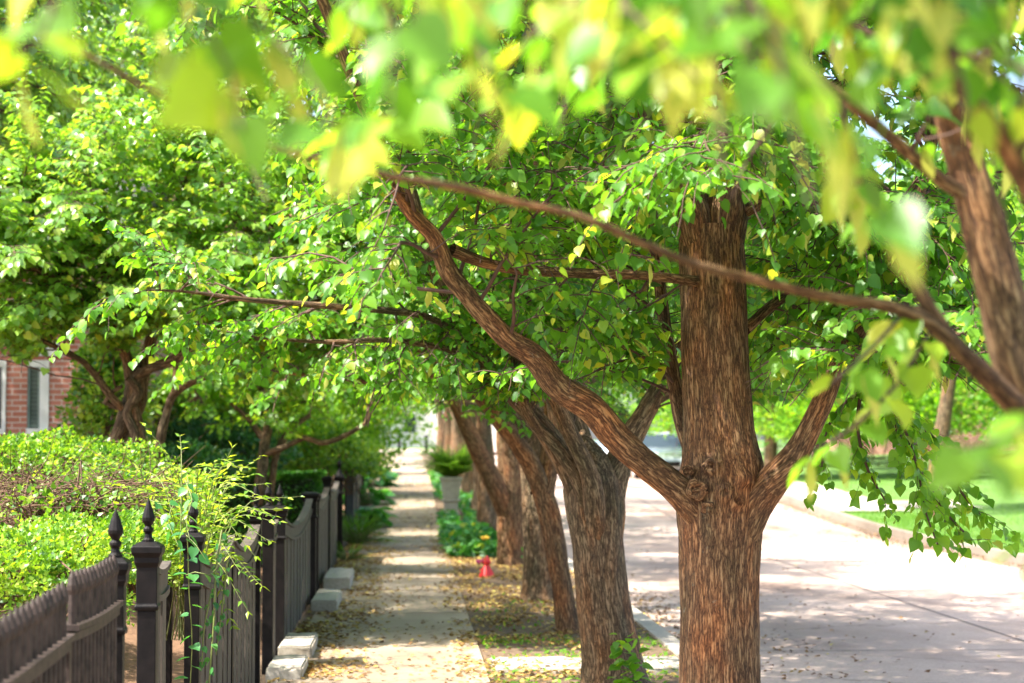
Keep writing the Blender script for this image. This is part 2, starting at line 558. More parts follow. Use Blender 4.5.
class Grower:
    """grows side branches, twigs and leaves on limbs"""
    def __init__(s, seed, leaf=.075, keep=None, twigkeep=None, yellow=.06, droop=.35, l2=.24, l3=.12, ls=.05, len2=1.5, len3=.55, bracts=.0):
        s.rg = np.random.default_rng(seed)
        s.leaf = leaf * 1.08; s.keep = keep; s.yellow = yellow; s.droop = droop
        s.l2 = l2 * .60; s.l3 = l3 * .70; s.ls = ls * .78; s.len2 = len2; s.len3 = len3; s.bracts = bracts
        s.tw = Tubes(); s.P = []; s.A = []; s.Nn = []; s.S = []; s.T = []
        s.bP = []; s.bA = []; s.bN = []; s.bS = []; s.bT = []

    def ok(s, p):
        if s.keep is None: return True
        return bool(s.keep(np.array([p]))[0])

    def path(s, p, d, L, n, wob, droop):
        pts = [p.copy()]; st = L / n
        for i in range(n):
            d = unit(d + s.rg.normal(0, wob, 3) + np.array([0, 0, -droop * (i + 1) / n]))
            p = p + d * st
            pts.append(p.copy())
        return np.array(pts)

    def leaves_on(s, pts, L, side_flip=1):
        seg = np.linalg.norm(np.diff(pts, axis=0), axis=1); tot = seg.sum()
        n = max(3, int(tot / s.ls))
        t = (np.arange(n) + s.rg.random(n) * .6) / n * tot
        cum = np.concatenate([[0], np.cumsum(seg)])
        X = np.stack([np.interp(t, cum, pts[:, k]) for k in range(3)], axis=1)
        d = unit(pts[-1] - pts[0])
        side = unit(np.cross(d, [0, 0, 1.0]) + 1e-6)
        sg = np.where(np.arange(n) % 2, 1, -1)[:, None]
        A = d * .45 + side * sg * .75 + np.array([0, 0, -1]) * (.30 + .55 * s.rg.random((n, 1))) + s.rg.normal(0, .22, (n, 3))
        Nn = np.array([0, 0, 1.0]) + s.rg.normal(0, .38, (n, 3)) + d * .25
        X = X + A * .25 * s.leaf
        S = s.leaf * (.55 + .55 * s.rg.random(n)) * 1.1
        tone = np.clip(s.rg.normal(.45, .22, n) + s.rg.normal(0, .1), 0, 1)
        ye = (s.rg.random(n) < s.yellow) * s.rg.uniform(.4, 1, n)
        s.P.append(X); s.A.append(A); s.Nn.append(Nn); s.S.append(S); s.T.append(np.stack([tone, ye], 1))
        if s.bracts and s.rg.random() < s.bracts:
            m = s.rg.integers(1, 3) + int(s.bracts * 1.5)
            for _ in range(m):
                k = s.rg.integers(0, n)
                s.bP.append(X[k]); s.bA.append(np.array([0, 0, -1.0]) + s.rg.normal(0, .35, 3)); s.bN.append(s.rg.normal(0, 1, 3))
                s.bS.append(.085 + .03 * s.rg.random()); s.bT.append([.9, s.rg.uniform(.55, 1)])

    def twig(s, p, d, L, r=.004):
        pts = s.path(p, d, L, 4, .16, s.droop)
        if not s.ok(pts[2]): return
        s.tw.add(pts, np.linspace(r, r * .4, len(pts)), 3)
        s.leaves_on(pts, L)

    def branch(s, p, d, L, r=.011, sparse=1.0):
        n = 7
        pts = s.path(p, d, L, n, .13, s.droop * .45)
        if not s.ok(pts[3]): return
        s.tw.add(pts, np.linspace(r, r * .35, n + 1), 5)
        tot = L; t = L * .12
        k = 0
        while t < tot:
            x = t / tot * n; i = min(int(x), n - 1); f = x - i
            q = pts[i] * (1 - f) + pts[i + 1] * f
            dd = unit(pts[i + 1] - pts[i])
            side = unit(np.cross(dd, [0, 0, 1.0]))
            sg = 1 if k % 2 else -1
            d3 = unit(dd * .75 + side * sg * .8 + s.rg.normal(0, .25, 3) + np.array([0, 0, .12]))
            s.twig(q, d3, s.len3 * (1 - .45 * t / tot) * s.rg.uniform(.6, 1.2))
            t += s.l3 * s.rg.uniform(.6, 1.4) * sparse; k += 1
        s.twig(pts[-1], unit(pts[-1] - pts[-2]), s.len3 * .8)

    def limb(s, P, r1, t0=.25, t1=1.0, len_scale=1.0, up=.15):
        P = np.asarray(P, float)
        seg = np.linalg.norm(np.diff(P, axis=0), axis=1); cum = np.concatenate([[0], np.cumsum(seg)]); tot = cum[-1]
        t = tot * t0
        while t < tot * t1:
            q = np.array([np.interp(t, cum, P[:, k]) for k in range(3)])
            i = min(np.searchsorted(cum, t) - 1, len(P) - 2); i = max(i, 0)
            dd = unit(P[i + 1] - P[i])
            rnd = s.rg.normal(0, 1, 3); rnd[2] *= .35
            rnd = unit(rnd - dd * rnd.dot(dd))
            d2 = unit(dd * .45 + rnd * .95 + np.array([0, 0, up]))
            s.branch(q, d2, s.len2 * len_scale * s.rg.uniform(.6, 1.15) * (1 - .35 * t / tot), r1)
            t += s.l2 * s.rg.uniform(.6, 1.4)
        s.branch(P[-1], unit(P[-1] - P[-2]), s.len2 * .7 * len_scale, r1 * .8)

    def arrays(s):
        P = np.concatenate(s.P); A = np.concatenate(s.A); Nn = np.concatenate(s.Nn); S = np.concatenate(s.S); T = np.concatenate(s.T)
        if s.keep is not None:
            k = s.keep(P)
            P, A, Nn, S, T = P[k], A[k], Nn[k], S[k], T[k]
        return P, A, Nn, S, T

    def bract_data(s):
        if not s.bP: return None
        bP = np.array(s.bP); k = np.ones(len(bP), bool) if s.keep is None else s.keep(bP)
        if not k.any(): return None
        return (bP[k], np.array(s.bA)[k], np.array(s.bN)[k], np.array(s.bS)[k], np.array(s.bT)[k], strap(), BRACT)

    def finish(s, parent, leafmat=None, tmpl=None, keep_world=True, name='crown'):
        P, A, Nn, S, T = s.arrays()
        me = leaf_mesh(name, P, A, Nn, S, T, tmpl or heart(), [leafmat or LEAF], extra=s.bract_data())
        cr = link(name, me, parent, keep_world)
        if s.tw.n:
            link('twigs', s.tw.mesh('twigs', TWIG), cr, False)
        return len(P)


BRACT = mat_leaf("seed_bract", [(0, (.3, .35, .06)), (1, (.5, .5, .10))], yellow=(.60, .62, .16), trans=.6, rough=.6, spec=.2, tmul=(1.25, 1.25, .8))


def PX(L, scale):
    """[(px,py,Y,rpx)] -> points, radii (rpx = radius in pixels at that distance)"""
    P = [at(a, b, c) for a, b, c, d in L]
    Rr = [d * c / F for a, b, c, d in L]
    return P, Rr


# ================================================================== SETTING
def strip(name, x0, x1, y0, y1, dz, mat, nx=1, step=2.0, label=None, thick=0, kind='structure', zf=None):
    ys = list(np.arange(y0, y1, step)) + [y1]
    xs = np.linspace(x0, x1, nx + 1)
    vs = []; fs = []
    for y in ys:
        for x in xs:
            z = (zf(x, y) if zf else gzf(y)) + dz
            vs.append((x, y, z))
    w = len(xs)
    for j in range(len(ys) - 1):
        for i in range(nx):
            a = j * w + i
            fs.append((a, a + 1, a + 1 + w, a + w))
    if thick:
        b = len(vs)
        for j, y in enumerate(ys):
            vs.append((x0, y, vs[j * w][2] - thick)); vs.append((x1, y, vs[j * w + nx][2] - thick))
        for j in range(len(ys) - 1):
            a0 = j * w; a1 = (j + 1) * w; c0 = b + 2 * j; c1 = b + 2 * (j + 1)
            fs.append((a0, a1, c1, c0)); fs.append((a0 + nx, c0 + 1, c1 + 1, a1 + nx))
        fs.append((0, b, b + 1, nx))
        e = (len(ys) - 1) * w; eb = b + 2 * (len(ys) - 1)
        fs.append((e, e + nx, eb + 1, eb))
    me = bpy.data.meshes.new(name)
    me.from_pydata(vs, [], fs); me.materials.append(mat); me.update()
    o = link(name, me)
    if kind: o['kind'] = kind
    return o


# big ground out to the horizon
xs = np.array([-3000, -600, -120, -40, -16, 2.3, 9.0, 40, 120, 600, 3000.]); ys = np.array([-60, -10, 10, 30, 36, 40, 44, 48, 52, 60, 80, 100, 140, 400, 1200, 5000.])
vs = [(x, y, gzf(y) - (.17 if -16 < x < 9.2 else .16)) for y in ys for x in xs]
w = len(xs)
fs = [(j * w + i, j * w + i + 1, (j + 1) * w + i + 1, (j + 1) * w + i) for j in range(len(ys) - 1) for i in range(w - 1)]
me = bpy.data.meshes.new('ground'); me.from_pydata(vs, [], fs); me.materials.append(GRASSG)
props(link('ground', me), kind='structure')

SX0, SX1 = -.93, .57       # pavement
def lawn_z(x, y):
    return gzf(y) + .02 * noise.noise(Vector((x * 2, y * 2, 0)))

# pavement slabs: one continuous pavement with slabs slightly uneven
mbv = []; mbf = []
y = -3.0; rs = random.Random(4)
while y < 105:
    L = 1.52
    o1, o2, o3, o4 = [rs.uniform(-.006, .006) for _ in range(4)]
    g = .013
    b = len(mbv)
    for (x, yy, dz) in ((SX0, y + g, o1), (SX1, y + g, o2), (SX1, y + L - g, o3), (SX0, y + L - g, o4)):
        mbv.append((x, yy, gzf(yy) + .02 + dz))
    for (x, yy) in ((SX0, y + g), (SX1, y + g), (SX1, y + L - g), (SX0, y + L - g)):
        mbv.append((x, yy, gzf(yy) - .05))
    mbf += [(b, b + 1, b + 2, b + 3), (b, b + 4, b + 5, b + 1), (b + 1, b + 5, b + 6, b + 2), (b + 2, b + 6, b + 7, b + 3), (b + 3, b + 7, b + 4, b)]
    y += L
me = bpy.data.meshes.new('sidewalk'); me.from_pydata(mbv, [], mbf); me.materials.append(WALKM)
props(link('sidewalk', me), kind='structure')

strip('planting_strip', SX1 - .05, 2.14, -3, 105, -.005, SOIL, nx=10, step=.5, zf=lawn_z)
strip('soil_verge', -1.3, SX0 + .05, -3, 105, -.012, SOIL, nx=3, step=.6)
strip('kerb_near', 2.14, 2.30, -5, 106, .015, KERBM, thick=.16)
strip('street', 2.28, 9.02, -10, 400, -.12, ROADM, nx=4, step=2)
strip('street_joint', 5.60, 5.625, -10, 105, -.116, JOINTM)
for yy in (11.3, 17.4, 23.5, 29.6, 35.7, 41.8, 53.9, 66):
    strip('street_joint', 2.32, 5.59, yy, yy + .02, -.116, JOINTM, step=.02)
strip('kerb_far', 9.0, 9.16, -5, 106, .03, KERBF, thick=.16)
strip('gutter', 8.72, 8.995, -5, 106, -.114, GUTTERM)  # added dark strip: litter stain plus painted shade line under the far kerb
strip('far_pavement', 9.16, 10.9, 43, 105, .0, KERBM)
strip('far_path', 10.88, 40, 44, 46.3, -.004, KERBM, step=.6)
strip('far_path', 9.17, 40, 39.2, 40.6, .004, KERBM, step=.6) if False else None

def far_lawn_z(x, y):
    return gzf(y) + .03 * noise.noise(Vector((x * .5, y * .5, 3))) + max(0, x - 12) * .03
strip('far_lawn', 9.16, 60, -5, 106, -.03, GRASSG, nx=30, step=1.5, zf=far_lawn_z)

def garden_z(x, y):
    t = min(1, max(0, (-1.25 - x) / 3.0))
    return gzf(y) + .55 * t * t * (3 - 2 * t) + .05 * noise.noise(Vector((x * 1.3, y * 1.3, 7)))
strip('garden_ground', -30, -1.2, -3, 106, .0, MULCH, nx=40, step=1.0, zf=garden_z)
strip('cross_street', -300, 300, 108, 118, .06, ROADM, step=5)

# ================================================================== TREES
def zlow_keep(P):
    px, py, dep = proj(P)
    # keep the view under the canopy open
    nz = 2.05 + .18 * np.sin(P[:, 0] * 2.1 + P[:, 1] * .9) + .12 * np.sin(P[:, 0] * 5.3)
    return P[:, 2] - gz(P[:, 1]) > nz


def auto_limbs(rg, base, trunk_top, n, reach, rise, r0, phase=0.0, start=0.0, lo=1.6, hi=None):
    """scaffold limbs: list of (pts, radii) spreading round a trunk"""
    out = []
    for i in range(n):
        a = phase + i * 2.399 + rg.normal(0, .2)
        f = i / max(1, n - 1)
        z0 = lo + (trunk_top - lo) * f
        L = reach * (1 - .45 * f) * rg.uniform(.85, 1.15)
        p = np.array([base[0], base[1], base[2] + z0])
        d = unit(np.array([math.cos(a), math.sin(a), rise * (1 + .8 * f)]))
        pts = [p]; m = 7
        for k in range(m):
            d = unit(d + rg.normal(0, .11, 3) + np.array([0, 0, .10 if k < 3 else -.12]))
            p = p + d * L / m
            pts.append(p)
        rr = np.linspace(r0 * (1 - .4 * f), r0 * .16, m + 1)
        out.append((np.array(pts), rr))
    return out


def finish_tree(th, trunk_tubes, limbs, G, leafmat, bark=BARK, tmpl=None, keep_world=True, manual=()):
    link('trunk', trunk_tubes.mesh('trunk', bark), th, keep_world)
    if limbs:
        for tb in limbs:
            link('limb', tb.mesh('limb', bark), th, keep_world)
    return G.finish(th, leafmat, tmpl, keep_world)


def limb_mesh(P, Rr, sides=16, step=.06, disp=.006, off=0, knots=()):
    tb = Tubes()
    PP, RR = catmull(P, Rr, step)
    tb.add(PP, RR, sides, disp, knots, off)
    return tb, PP, RR


nleaf = 0
# ---- tree 1: the near trunk with the big left limb -------------------------
t1 = thing('linden_tree', 'near linden tree with knotted fork, thick straight trunk left of the concrete street', 'tree', (1.42, 9.0, 0), group='lindens lining the kerb')
P, Rr = PX([(721, 850, 9, 62), (721, 800, 9, 46), (720, 700, 9, 40.5), (720, 600, 9, 39.5), (720, 545, 9, 41), (721, 500, 9, 45), (722, 470, 9, 42), (719, 430, 9, 36),
            (716, 380, 9, 34), (714, 330, 9, 33), (713, 280, 9.02, 31.5), (712, 230, 9.05, 31)], 1)
knots = [(at(712, 466, 8.83), .030, .045), (at(697, 492, 8.80), .042, .05), (at(724, 492, 8.79), .034, .045), (at(741, 478, 8.83), .03, .04), (at(710, 510, 8.80), .022, .03), (at(686, 478, 8.86), .03, .04), (at(736, 502, 8.80), .022, .03)]
tb = Tubes(); PP, RR = catmull(P, Rr, .018); tb.add(PP, RR, 72, .0075, knots, 0, 1.5)
P2, R2 = PX([(704, 262, 9.02, 17), (694, 215, 9.0, 19), (683, 175, 9.0, 17), (672, 130, 9.0, 15), (660, 60, 9.05, 13), (655, -60, 9.1, 11), (640, -200, 9.2, 8)], 1)
A2, B2 = catmull(P2, R2, .03); tb.add(A2, B2, 28, .008, off=3)
P3, R3 = PX([(718, 262, 9.05, 22), (722, 215, 9.05, 25), (728, 160, 9.1, 21), (738, 90, 9.15, 17), (745, 0, 9.2, 14), (760, -140, 9.3, 10), (770, -300, 9.4, 6)], 1)
A3, B3 = catmull(P3, R3, .03); tb.add(A3, B3, 32, .008, off=7)
limbs = []
LL = {}
def addlimb(key, L, **kw):
    p, r = PX(L, 1)
    t, pp, rr = limb_mesh(p, r, **kw)
    limbs.append(t); LL[key] = pp
addlimb('left', [(719, 560, 9.0, 8), (712, 535, 8.97, 17), (700, 514, 8.94, 19), (685, 497, 8.91, 17), (667, 482, 8.88, 15), (640, 460, 8.82, 14), (613, 435, 8.77, 14.5), (590, 408, 8.73, 14.5), (556, 386, 8.65, 13), (534, 358, 8.57, 12), (508, 340, 8.5, 10.8), (490, 322, 8.46, 10.5), (468, 297, 8.41, 9.5), (447, 270, 8.36, 10), (434, 238, 8.3, 8), (414, 216, 8.27, 7.5), (398, 192, 8.25, 6.5), (385, 160, 8.2, 7.5), (362, 100, 8.1, 6.2), (330, 20, 8.0, 5), (300, -60, 7.9, 3)], sides=32, step=.025, disp=.006, off=11)
addlimb('right', [(724, 575, 9.0, 8), (732, 550, 8.97, 17), (744, 524, 8.93, 20), (758, 500, 8.9, 18.5), (777, 477, 8.86, 15.5), (799, 450, 8.84, 13), (822, 404, 8.8, 11), (838, 362, 8.8, 10), (858, 330, 8.82, 9.5), (874, 306, 8.85, 9),
                  (898, 250, 8.9, 9), (925, 170, 9.0, 7.5), (948, 60, 9.2, 6), (960, -60, 9.4, 4)], sides=26, step=.03, disp=.006, off=13)
addlimb('stub', [(770, 486, 8.84, 13), (785, 474, 8.8, 10.5), (797, 464, 8.78, 9), (799, 462, 8.775, 2)], sides=18, step=.02, disp=.003, off=2)
addlimb('cross', [(700, 282, 8.96, 6), (680, 279, 8.8, 5), (640, 275, 8.75, 5), (600, 274, 8.7, 5), (560, 272, 8.62, 5), (520, 270, 8.52, 5.2), (482, 262, 8.44, 5.8), (452, 250, 8.36, 7)], sides=10, disp=.002)
addlimb('vert', [(700, 470, 9.1, 8), (684, 430, 9.25, 8), (677, 395, 9.3, 7.5), (667, 340, 9.3, 6.5), (662, 300, 9.35, 6), (655, 240, 9.35, 6), (648, 170, 9.4, 5.5), (640, 90, 9.5, 4.5), (630, -30, 9.6, 3)], sides=12, disp=.003)
addlimb('high', [(690, 170, 9.0, 7), (640, 168, 8.9, 5), (590, 178, 8.8, 4), (530, 184, 8.7, 3.6), (480, 180, 8.6, 3)], sides=10, disp=.002)
def ring_knot(px, py, Y, Rk, rk, tilt=0.3):
    c = np.array(at(px, py, Y)); pts = []
    for i in range(15):
        a = i / 14 * 2 * math.pi
        q = 1 + .25 * noise.noise(Vector((math.cos(a) * 2 + px, math.sin(a) * 2, py)))
        pts.append(c + np.array([math.cos(a) * Rk * q, -.012 * math.cos(a - 1) + tilt * Rk * math.sin(a), math.sin(a) * Rk * .85 * q]))
    t = Tubes(); A_, B_ = catmull(pts, [rk * (1 + .35 * math.sin(i * 1.9 + px)) for i in range(15)], .006)
    t.add(A_, B_, 14, .004, off=px)
    A_, B_ = catmull([c + np.array([0, .06, 0]), c + np.array([0, .02, 0]), c + np.array([0, -.001, 0]), c + np.array([0, -.006, 0])], [Rk * .8, Rk * .75, Rk * .5, .003], .006)
    t.add(A_, B_, 16, .006, off=py)
    link('knot', t.mesh('knot', BARK), t1)
for kk in [(711, 466, 8.815, .026, .013), (697, 490, 8.815, .034, .016), (725, 490, 8.80, .026, .014), (741, 478, 8.83, .020, .011), (708, 508, 8.81, .018, .011), (735, 503, 8.815, .016, .010), (688, 470, 8.85, .018, .012)]:
    ring_knot(*kk)
rg = np.random.default_rng(11)
al = auto_limbs(rg, (1.42, 9.15, 0), 5.2, 9, 3.6, .55, .05, phase=.5, lo=3.0)
for a, b in al:
    t, pp, rr = limb_mesh(a, b, sides=8, step=.15, disp=0); limbs.append(t)


def seg_dist(px, py, poly):
    d = np.full(px.shape, 1e9)
    for (a, b), (c, e) in zip(poly[:-1], poly[1:]):
        vx, vy = c - a, e - b
        t = np.clip(((px - a) * vx + (py - b) * vy) / (vx * vx + vy * vy + 1e-6), 0, 1)
        d = np.minimum(d, np.hypot(px - a - t * vx, py - b - t * vy))
    return d


def keep1(P):
    px, py, dep = proj(P)
    r = np.abs(np.sin(P[:, 0] * 91.7 + P[:, 1] * 57.3 + P[:, 2] * 33.1))
    k = P[:, 2] > 2.0
    # trunk and big limbs stay readable: thin the near side
    nr = dep < 9.2
    k &= ~(nr & (px > 668) & (px < 765) & (py > 232 + 14 * np.sin(px * .2)))
    k &= ~(nr & (px > 690) & (px < 760) & (py > 190) & (r > .3))
    k &= ~(nr & (seg_dist(px, py, [(690, 495), (585, 410), (482, 308), (408, 203)]) < 26) & (r > .06))
    k &= ~(nr & (seg_dist(px, py, [(760, 490), (826, 400), (872, 308)]) < 18) & (r > .5) & (py > 380))
    k &= ~(nr & (seg_dist(px, py, [(690, 279), (520, 270), (452, 250)]) < 14) & (r > .3))
    k &= ~((seg_dist(px, py, [(430, 318), (392, 311), (290, 303), (180, 292)]) < 8) & (r > .2))
    k &= ~((py > 395) & (px < 560))
    k &= ~((py > 330) & (px < 430) & (r > .25))
    k &= ~((py > 430) & (px < 800))
    k &= ~((py > 450) & (px >= 800) & (r > .3))
    return k


addlimb('x1', [(862, 322, 8.83, 6), (890, 318, 8.5, 4.5), (925, 322, 8.1, 3.5), (960, 335, 7.7, 2)], sides=8, disp=.001)
addlimb('x2', [(838, 362, 8.8, 5), (852, 352, 8.4, 4), (880, 362, 8.0, 3), (905, 385, 7.7, 2)], sides=8, disp=.001)
addlimb('x3', [(730, 150, 9.0, 7), (722, 128, 8.5, 5), (716, 130, 8.0, 4), (705, 140, 7.5, 2)], sides=8, disp=.001)
addlimb('x4', [(738, 215, 9.05, 7), (775, 200, 8.9, 5), (815, 205, 8.7, 4), (860, 215, 8.5, 3), (905, 225, 8.3, 1.5)], sides=8, disp=.001)
addlimb('x5', [(745, 330, 9.1, 6), (780, 300, 9.3, 5), (820, 290, 9.6, 4), (860, 290, 9.9, 2)], sides=8, disp=.001)
G = Grower(21, leaf=.049, keep=keep1, yellow=.09, len2=1.25, len3=.38, l2=.14, l3=.08, ls=.036, bracts=.12)
G.limb(LL['left'], .010, .38, 1, .9)
G.limb(LL['right'], .010, .32, 1, .9)
G.limb(LL['cross'], .006, .1, .9, .5)
G.limb(LL['vert'], .008, .1, 1, .7)
G.limb(LL['high'], .006, .2, 1, .6)
for q_ in ('x1', 'x2', 'x3', 'x4', 'x5'):
    G.limb(LL[q_], .006, .1, 1, .55); G.limb(LL[q_], .005, .3, 1, .4, up=-.2)
G.limb(A2, .012, .3, 1, 1.1); G.limb(A3, .012, .25, 1, 1.1)
for a, b in al: G.limb(a, .012, .25, 1, 1.05)
n = finish_tree(t1, tb, limbs, G, LEAF); nleaf += n; print('tree1', n)

# ---- weeping spray hanging from the right limb ------------------------------
def hang(G, L, n_side=9, side_len=.22):
    p, r = PX(L, 1); pp, rr = catmull(p, r, .06)
    G.tw.add(pp, rr, 5)
    G.leaves_on(pp, 1)
    m = len(pp)
    for k in range(1, m, max(1, m // n_side)):
        dd = unit(pp[min(k + 1, m - 1)] - pp[k - 1])
        sd = unit(np.cross(dd, [0, 1, 0])) * (1 if k % 2 else -1)
        G.twig(pp[k], unit(dd * .9 + sd * .55 + G.rg.normal(0, .3, 3)), side_len * G.rg.uniform(.6, 1.2), .002)

def keep_h(P):
    px, py, dep = proj(P)
    return (py < 560)
G = Grower(5, leaf=.053, keep=keep_h, yellow=.03, droop=.55, ls=.035)
for L in [[(873, 306, 8.9, 4), (880, 350, 9.1, 3.5), (886, 400, 9.2, 3), (902, 440, 9.2, 2.4), (925, 480, 9.2, 2), (948, 515, 9.2, 1.5), (972, 540, 9.2, 1)],
          [(880, 350, 9.1, 3), (862, 390, 9.3, 2.2), (858, 430, 9.3, 1.8), (868, 470, 9.3, 1.4), (885, 500, 9.3, 1)],
          [(886, 400, 9.2, 2), (905, 430, 9.0, 1.6), (918, 470, 9.0, 1.4), (925, 510, 9.0, 1), (938, 545, 9.0, .8)],
          [(862, 390, 9.3, 2), (838, 410, 9.4, 1.5), (824, 440, 9.4, 1.2), (822, 470, 9.4, .8)],
          [(886, 400, 9.2, 2), (935, 440, 9.4, 1.6), (960, 490, 9.4, 1.4), (985, 520, 9.4, .8)]]:
    hang(G, L, 13, .22)
me_P = G.arrays()
# part of the first tree
me = leaf_mesh('weeping_spray', *me_P, heart(), [LEAF_WARM])
ws = link('weeping_branch', me, t1, True); ws['label'] = 'weeping leafy branch hanging over the street'
link('twigs', G.tw.mesh('twigs', TWIG), ws, False)

# ---- tree 2 -----------------------------------------------------------------
t2 = thing('linden_tree', 'second linden, leaning trunk forking low into several stems, green sprout at its foot', 'tree', (1.4, 13.8, 0), group='lindens lining the kerb')
tb = Tubes(); limbs = []
P, Rr = PX([(617, 700, 13.8, 44), (615, 685, 13.8, 36), (612, 657, 13.8, 30), (603, 600, 13.8, 27), (597, 545, 13.8, 26), (595, 515, 13.8, 29), (593, 488, 13.8, 30), (590, 465, 13.85, 22), (585, 445, 13.9, 12), (583, 430, 13.95, 3)], 1)
PP, RR = catmull(P, Rr, .03); tb.add(PP, RR, 56, .010, [(at(598, 500, 13.55), .05, .03)], 20, 1.3)
addlimb('2a', [(598, 585, 13.8, 8), (593, 545, 13.8, 16), (587, 515, 13.79, 16), (577, 483, 13.75, 14), (560, 452, 13.68, 11.5), (537, 420, 13.6, 10), (508, 390, 13.5, 9), (484, 362, 13.3, 8), (458, 320, 13.1, 7), (432, 262, 12.9, 6), (410, 180, 12.7, 4)], sides=20, step=.06, disp=.006)
addlimb('2b', [(600, 560, 13.85, 10), (592, 510, 13.9, 19), (578, 455, 14.0, 18), (565, 410, 14.1, 17), (556, 360, 14.2, 17), (551, 290, 14.3, 15), (546, 220, 14.4, 13), (540, 120, 14.6, 9), (530, -20, 14.8, 5)], sides=24, step=.06, disp=.008)
addlimb('2c', [(600, 570, 13.8, 10), (602, 525, 13.8, 20), (608, 492, 13.82, 18), (618, 464, 13.85, 14), (630, 440, 13.9, 12), (650, 405, 14.0, 10), (672, 365, 14.1, 8), (700, 300, 14.2, 6), (725, 210, 14.4, 4)], sides=20, step=.06, disp=.006)
addlimb('2d', [(590, 530, 13.75, 10), (583, 490, 13.6, 8), (560, 450, 13.5, 7), (536, 425, 13.4, 6), (520, 395, 13.3, 5), (514, 350, 13.25, 4.2), (513, 280, 13.2, 4), (514, 180, 13.1, 3.6), (512, 60, 13, 2)], sides=10, step=.1, disp=.002)
addlimb('2e', [(597, 540, 13.7, 10), (594, 495, 13.55, 11), (588, 470, 13.5, 9), (572, 436, 13.4, 8), (556, 400, 13.3, 7.5), (530, 366, 13.2, 6.5), (500, 340, 13.1, 5)], sides=14, step=.08, disp=.004)
addlimb('2f', [(470, 340, 13.2, 4), (430, 318, 13.0, 3.2), (392, 311, 12.8, 3.6), (340, 307, 12.6, 3.3), (290, 303, 12.5, 3), (240, 299, 12.3, 2.6), (200, 293, 12.2, 2), (160, 290, 12.1, 1.2)], sides=8, disp=.002)
addlimb('2g', [(482, 368, 13.3, 5), (450, 350, 13.1, 3.5), (390, 340, 12.9, 3), (330, 342, 12.8, 2.4), (260, 338, 12.7, 1.5)], sides=8, disp=.002)
addlimb('2h', [(648, 405, 14.0, 6), (690, 380, 14.1, 5), (745, 345, 14.2, 4), (800, 300, 14.3, 3)], sides=8, disp=.002)
rg = np.random.default_rng(12)
al = auto_limbs(rg, (1.15, 14.1, 0), 5.6, 9, 3.5, .5, .05, phase=1.5, lo=3.0)
for a, b in al:
    t, pp, rr = limb_mesh(a, b, sides=8, step=.15, disp=0); limbs.append(t)


def keep2(P):
    px, py, dep = proj(P)
    r = np.abs(np.sin(P[:, 0] * 71.7 + P[:, 1] * 47.3 + P[:, 2] * 83.1))
    k = P[:, 2] > 2.0
    k &= ~((py > 445) | ((py > 415) & (px < 480)))
    k &= ~((dep < 13.9) & (px > 545) & (px < 640) & (py > 425) & (r > .15))
    k &= ~((dep < 13.3) & (seg_dist(px, py, [(430, 318), (392, 311), (290, 303), (180, 292)]) < 8) & (r > .12))
    k &= ~((dep < 13.3) & (seg_dist(px, py, [(450, 350), (390, 340), (290, 341)]) < 7) & (r > .2))
    return k


G = Grower(22, leaf=.053, keep=keep2, yellow=.09, len2=1.3, len3=.42, l2=.15, l3=.085, ls=.038, bracts=.08)
for k_, (a, b) in {'2a': (.3, .9), '2b': (.3, 1.), '2c': (.3, 1), '2d': (.3, .6), '2e': (.4, .7), '2f': (.15, .6), '2g': (.15, .6), '2h': (.2, .6)}.items():
    G.limb(LL[k_], .009, a, 1, b)
for a, b in al: G.limb(a, .012, .25, 1, 1.05)
n = finish_tree(t2, tb, limbs, G, LEAF, BARK_GREY); nleaf += n; print('tree2', n)
# sprout at the foot of tree 2
G = Grower(77, leaf=.075, yellow=.02, droop=.1, ls=.06)
for L in [[(632, 690, 13.5, 1.2), (628, 665, 13.4, 1), (622, 645, 13.35, .9), (619, 632, 13.3, .6)], [(634, 690, 13.5, 1.2), (640, 665, 13.4, 1), (637, 645, 13.4, .7)], [(630, 690, 13.45, 1), (620, 670, 13.4, .8), (617, 655, 13.4, .6)]]:
    hang(G, L, 3, .1)
me = leaf_mesh('sprout', *G.arrays(), heart(), [LEAF_WARM])
link('sprout', me, t2, True)

# ---- the blurred near tree on the right (tree 0) -----------------------------
t0 = thing('linden_tree', 'blurred foreground linden with slanting stem at the right edge of the picture', 'tree', (1.46, 4.4, 0), group='lindens lining the kerb')
tb = Tubes(); limbs = []
P, Rr = PX([(1150, 1215, 4.4, 110), (1148, 1100, 4.4, 84), (1145, 900, 4.4, 74), (1140, 700, 4.4, 70), (1130, 560, 4.4, 68), (1118, 480, 4.4, 50), (1110, 440, 4.4, 20)], 1)
PP, RR = catmull(P, Rr, .03); tb.add(PP, RR, 40, .008, off=40)
addlimb('0a', [(1130, 620, 4.4, 36), (1105, 540, 4.4, 40), (1058, 440, 4.4, 29), (1018, 360, 4.4, 24), (1000, 290, 4.4, 23), (983, 220, 4.4, 22), (965, 160, 4.4, 20), (948, 100, 4.4, 18), (930, 20, 4.4, 16), (905, -100, 4.5, 12), (880, -260, 4.6, 8)], sides=26, step=.04, disp=.005)
